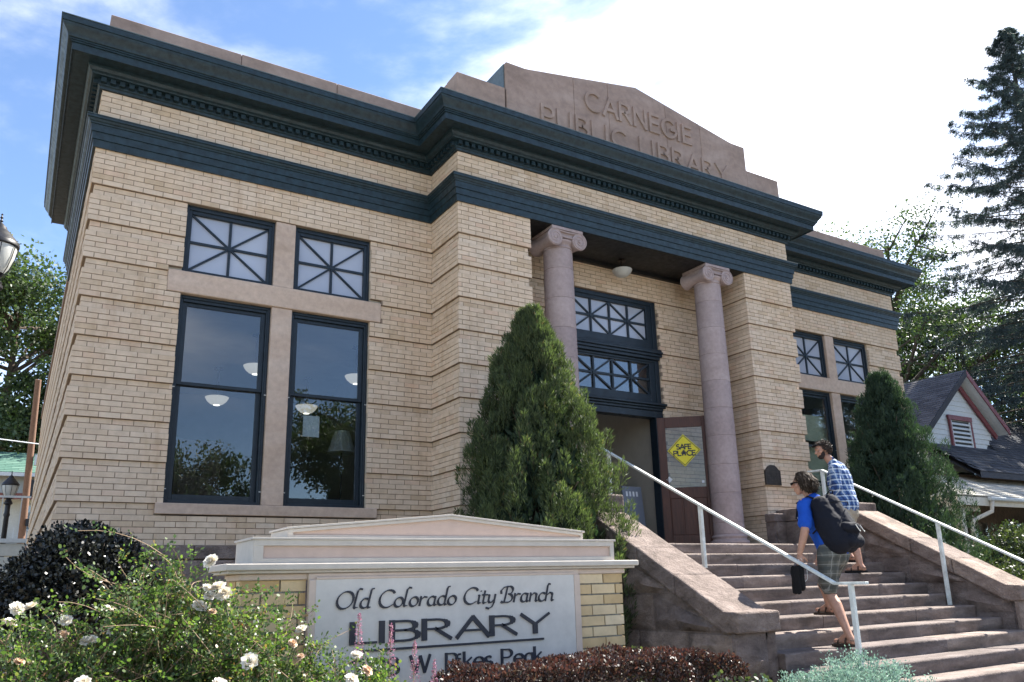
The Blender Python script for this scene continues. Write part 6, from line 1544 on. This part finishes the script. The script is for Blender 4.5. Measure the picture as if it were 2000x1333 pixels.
# porch with pale sunlit shingles
px0, px1, py0, py1, pz = 17.1, 30.0, 0.35, 2.35, 3.20
hip = 1.7
mb = MB(); 
R0, R1 = Vector((px0+1.9, py1, pz+0.78)), Vector((22.0, py1, pz+0.80))
mb.add([(px0, py0, pz), (19.2+3, py0, pz), R1, R0, (px0, py1, pz)], [(0, 1, 2, 3), (0, 3, 4)]); mb.build('porch_roof', M['pale_shingle'], ct)
up = Vector((0, 2.0, .79)); roof_plane(ct, (px0, py0, pz+.012), (px0+9, py0, pz+.012), up, 11, 'pale_shingle', clip=lambda q: q.x-px0 > (q.y-py0)*.92)
roof_plane(ct, (px0, py1, pz+.012), (px0, py0, pz+.012), Vector((1.9, 0, .79)), 11, 'pale_shingle', clip=lambda q: (q.x-px0) < (q.y-py0)/.92+.05)
mb = MB(); mb.box(px0+.02, px0+9, py0-.02, py0+.04, pz-.20, pz-.015); mb.box(px0-.02, px0+.04, py0+.041, py1, pz-.20, pz-.016); mb.build('fascia', M['cream_trim'], ct)
mb = MB(); mb.box(px0+1.2, px0+9, py0-.12, py0-.021, pz-.09, pz+.0); bevel(mb.build('gutter', M['siding'], ct), .02, 1)
for xx in (17.45, 21.2, 24.8):
    p_ = MB().box(xx-.08, xx+.08, py0+.1, py0+.26, 0.5, pz-.2).build('porch_post', M['cream_trim'], ct); mb = MB(); mb.box(xx-.11, xx+.11, py0+.07, py0+.29, 2.30, 2.36); mb.box(xx-.105, xx+.105, py0+.075, py0+.285, 2.22, 2.245); mb.build('post_collar', M['red_trim'], p_)
    mb = MB()
    for sgn in (-1, 1):
        for (a, b) in ((0.08, .48), (.12, .36), (.18, .26)): mb.tube([(xx+sgn*.08, py0+.18, pz-.2-b), (xx+sgn*(.08+a), py0+.18, pz-.2-b*.55), (xx+sgn*(.1+a*1.6), py0+.18, pz-.215)], [.022, .018, .022], 5)
        for q in range(7): mb.tube([(xx+sgn*(.2+q*.10), py0+.18, pz-.2), (xx+sgn*(.22+q*.10), py0+.18, pz-.31+.02*(q % 2))], [.02, .028], 5)
    mb.build('bracket', M['cream_trim'], p_)
mb = MB(); mb.tube([(18.4, py0-.07, pz-.08), (18.38, py0-.04, pz-.32), (17.75, py0+.05, pz-.52), (17.68, py0+.06, pz-.62), (17.68, py0+.06, 2.1)], .045, 8); mb.build('downspout', M['cream_trim'], ct, smooth=True)
for i in range(3):
    x = 19.3+i*1.7; f = MB().box(x, x+.9, 2.33, 2.39, 1.2, 2.9).build('window', M['bark'], ct); MB().box(x+.07, x+.83, 2.31, 2.32, 1.27, 2.83).build('pane', M['frosted_glass'] if False else M['window_glass'], f)
# shrubs in front of the cottage
leaf_dome('cottage_shrub', (15.6, -1.6, 1.25), (1.3, 0.8, 1.15), 12000, 'shrub_leaf', 'dark shrub below the right handrail in front of the cottage porch', 'shrub', (.03, .06), .2, .5)
leaf_dome('cottage_shrub', (18.6, -1.9, 1.3), (1.5, 0.9, 1.45), 12000, 'shrub_leaf', 'leafy shrub with sunlit edges at the right edge under the porch gutter', 'shrub', (.03, .06), .2, .5)
leaf_dome('cottage_shrub', (13.7, -2.2, 0.85), (0.9, 0.7, 0.9), 9000, 'shrub_leaf', 'low dark shrub beside the foot of the right juniper', 'shrub', (.025, .05), .2, .5)

# ------------------------------------------------------------------ left background
hs = empty('green_roofed_house', (-5, 37, 0), 'two storey pale house with green shingle roof and red-brown balcony beams at the far left', 'house')
paint('pale_wall', (0.50, 0.50, 0.46), .7, .04); paint('beam_brown', (0.17, 0.06, 0.045), .6, .1)
MB().box(-14, 3.5, 37, 46, 0, 7.3).build('wall', M['pale_wall'], hs)
mb = MB(); mb.add([(-14.6, 36.2, 7.35), (4.1, 36.2, 7.35), (0.5, 41, 9.0), (-11, 41, 9.0), (4.1, 46.5, 7.35), (-14.6, 46.5, 7.35)], [(0, 1, 2, 3), (1, 4, 2), (0, 3, 5)]); mb.build('roof', M['green_shingle'], hs)
roof_plane(hs, (-14.6, 36.2, 7.37), (4.1, 36.2, 7.37), (0, 4.8, 1.65), 12, 'green_shingle', w=.6, clip=lambda q: q.x < 4.1-(q.y-36.2)*.75 and q.x > -14.6+(q.y-36.2)*.75)
mb = MB(); mb.box(-14.6, 4.1, 36.15, 36.25, 7.18, 7.36); mb.build('gutter', M['siding'], hs)
for z_ in (6.05, 3.55): MB().box(-14.2, 3.8, 35.9, 36.1, z_, z_+.28).build('beam', M['beam_brown'], hs); MB().box(-14.2, 3.8, 36.1, 37, z_+.05, z_+.2).build('balcony_floor', M['pale_wall'], hs)
for i in range(9):
    x = -3.8+i*.9; 
    if i % 3 == 1: f = MB().box(x, x+1.0, 36.93, 36.99, 4.6, 5.9).build('window', M['siding'], hs); MB().box(x+.08, x+.92, 36.91, 36.925, 4.68, 5.82).build('pane', M['window_glass'], f)
    MB().box(x, x+.06, 35.95, 36.02, 0, 7.2).build('balcony_post', M['pale_wall'], hs) if i % 4 == 0 else None
f = MB().box(-0.1, 1.3, 35.8, 36.1, 6.2, 7.0).build('air_conditioner', M['black_iron'], hs)
for i in range(12): MB().box(-4+i*.45, -3.97+i*.45, 35.98, 36.01, 3.85, 4.7).build('baluster', M['siding'], hs)
for z_ in np.arange(0.2, 3.4, .22): MB().box(-14, 3.5, 36.975, 36.999, z_, z_+.2).build('clapboard', M['pale_wall'], hs)
# retaining wall with boards beside the library
rw = empty('ramp_wall', (-1.2, 9.6, 0), 'light ramp wall with horizontal boards and a thin railing beside the library', 'wall')
for i in range(10): bevel(MB().box(-4.0, -0.10, 9.58+random.uniform(0, .01), 9.70, i*.26, i*.26+.245).build('board', M['pale_wall'], rw), .008, 1)
MB().box(-4.0, -.09, 9.52, 9.74, 2.6, 2.68).build('coping', M['siding'], rw)
mb = MB()
for i in range(12): mb.box(-3.9+i*.33, -3.88+i*.33, 9.62, 9.64, 2.68, 3.5)
mb.box(-4, -.1, 9.61, 9.65, 3.5, 3.54); mb.build('railing', M['siding'], rw)
tag(rw, 'light ramp wall with horizontal boards and a thin railing beside the library')
# wooden utility pole and wire
up_ = empty('utility_pole', (-0.07, 30.8, 0), 'brown wooden utility pole standing left of the library wall', 'pole')
o = MB().tube([(-0.02, 31.4, 0), (-0.06, 30.85, 4.05), (-0.18, 28.99, 10.43)], [.16, .145, .115], 12).build('pole', M['pole_wood'], up_); smooth_ang(o)
MB().box(0.06, 0.22, 29.8, 30.0, 6.9, 7.35).build('junction_box', M['siding'], up_); MB().box(0.02, .4, 30.5, 30.8, 4.4, 4.7).build('bracket', M['black_iron'], up_)
tag(MB().tube([(-14, 24, 8.6), (-6, 26.4, 7.75), (0.3, 28.3, 7.55)], .025, 5).build('overhead_wire', M['siding']), 'single pale overhead wire crossing behind the wooden pole', 'wire')

# ---- street lamps: acorn lantern on a fluted post
def street_lamp(x, y, zt, s, label, full=True):
    o = empty('street_lamp', (x, y, 0), label, 'street lamp', 'black acorn street lamps')
    zb = zt-1.02*s
    def lat(prof, name, m, n=20):
        q = MB().lathe([(r*s, z*s) for (r, z) in prof], (x, y, zb), n).build(name, M[m], o); smooth_ang(q, 40); return q
    lat([(0, .01), (.10, .01), (.11, .05), (.07, .09), (.09, .13), (.12, .17), (0, .17)], 'lantern_base', 'black_iron')
    lat([(.10, .17), (.16, .26), (.205, .40), (.225, .52), (.225, .55), (.10, .55)], 'globe', 'milk_glass')
    lat([(.0, .545), (.235, .545), (.25, .56), (.25, .60), (.235, .62), (.205, .66), (.17, .70), (.16, .715), (.125, .76), (.085, .80), (.075, .83), (.045, .86), (.03, .88), (0, .885)], 'lantern_roof', 'black_iron')
    lat([(0, .88), (.02, .885), (.012, .90), (.026, .915), (.012, .93), (.010, .95), (.022, .965), (.010, .98), (.008, 1.0), (.016, 1.01), (0, 1.03)], 'finial', 'black_iron', 10)
    mb = MB()
    for k in range(8):
        a = 2*PI*k/8+.2; mb.tube([(x+math.cos(a)*r*s, y+math.sin(a)*r*s, zb+z*s) for (r, z) in ((.11, .13), (.17, .25), (.215, .40), (.237, .52), (.24, .56))], .006*s, 5)
    mb.build('cage_rib', M['black_iron'], o)
    q = MB().lathe([(0, 0), (.20, 0), (.20, .10), (.15, .18), (.12, .5), (.09, .6), (.075, .62), (.06, .8), (.048, zb-.3), (.065, zb-.25), (.05, zb-.2), (.05, zb-.05), (.085, zb-.02), (.085, zb+.01*s), (0, zb+.01*s)], (x, y, 0), 14).build('post', M['black_iron'], o); smooth_ang(q, 40)
    return o
street_lamp(-0.735, -1.22, 5.06, 0.70, 'lantern of a close street lamp cut off by the left edge')
street_lamp(-0.50, 10.5, 4.15, 0.66, 'small distant street lamp on a black post near the ramp wall')

# ------------------------------------------------------------------ inside the library and on the glass
gr = 'bowl lamps in the reading room'
bowl_lamp(1.98, 2.3, 4.18, 0.165, 'lit bowl lamp seen just below the meeting rail of the leftmost window', grp=gr)
bowl_lamp(2.20, 1.0, 4.36, 0.165, 'lit bowl lamp at the right edge of the upper sash of the leftmost window', grp=gr)
bowl_lamp(3.27, 2.2, 4.15, 0.165, 'lit bowl lamp in the second window above the taped paper', grp=gr)
bowl_lamp(3.66, 1.15, 4.42, 0.165, 'lit bowl lamp at the right edge of the second window', grp=gr)
tag(MB().box(2.635, 2.845, 0.235, 0.238, 3.43, 3.70).build('taped_paper', M['white_card']), 'sheet of white paper taped inside the second window', 'paper')
tl = empty('table_lamp', (3.42, 1.0, 2.5), 'pale shaded standing lamp inside the second window', 'lamp')
q = MB().lathe([(.20, 3.38), (.19, 3.40), (.10, 3.68), (.085, 3.68)], (3.42, 1.0, 0), 20).build('lamp_shade', M['milk_glass'], tl); MB().tube([(3.42, 1, 2.05), (3.42, 1, 3.5)], .012, 8).build('stem', M['bronze'], tl)
cb_ = empty('book_cabinet', (1.6, 1.2, 2.02), 'brown wooden bookcase inside the leftmost window', 'bookcase')
MB().box(1.30, 1.85, 1.1, 1.5, 2.02, 3.45).build('carcass', M['cabinet'], cb_)
for i in range(3): MB().box(1.34, 1.81, 1.085, 1.099, 2.15+i*.43, 2.50+i*.43).build('door', M['cabinet'], cb_)
bd = MB().obox((7.98, 0.46, 2.022), (0.40, 0, 0), (0, .03, 0), (0.03, .14, 1.04)).build('grey_panel', M['grey_board']); tag(bd, 'blue-grey board leaning against the wall inside the open door', 'board')
bp2 = MB()
for k in range(4): bp2.obox((8.07+k*.07, 0.578, 2.90), (.035, 0, 0), (0, -.004, 0), (.003, .011, .08))
bp2.build('printed_mark', M['white_card'], bd)
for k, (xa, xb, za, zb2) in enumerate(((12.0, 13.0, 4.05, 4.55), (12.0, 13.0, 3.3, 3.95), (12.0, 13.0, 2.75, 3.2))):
    o = MB().box(xa, xb, 0.235, 0.25, za, zb2).build('poster_board', M['reflection_board']); tag(o, ['topmost', 'middle', 'lowest'][k]+' pale yellow board, its paint brightened like a reflection, hung inside the first window right of the entrance', 'board', 'boards with painted-in reflection in the right wing window')
# keep labels on everything top level; group a few leftovers
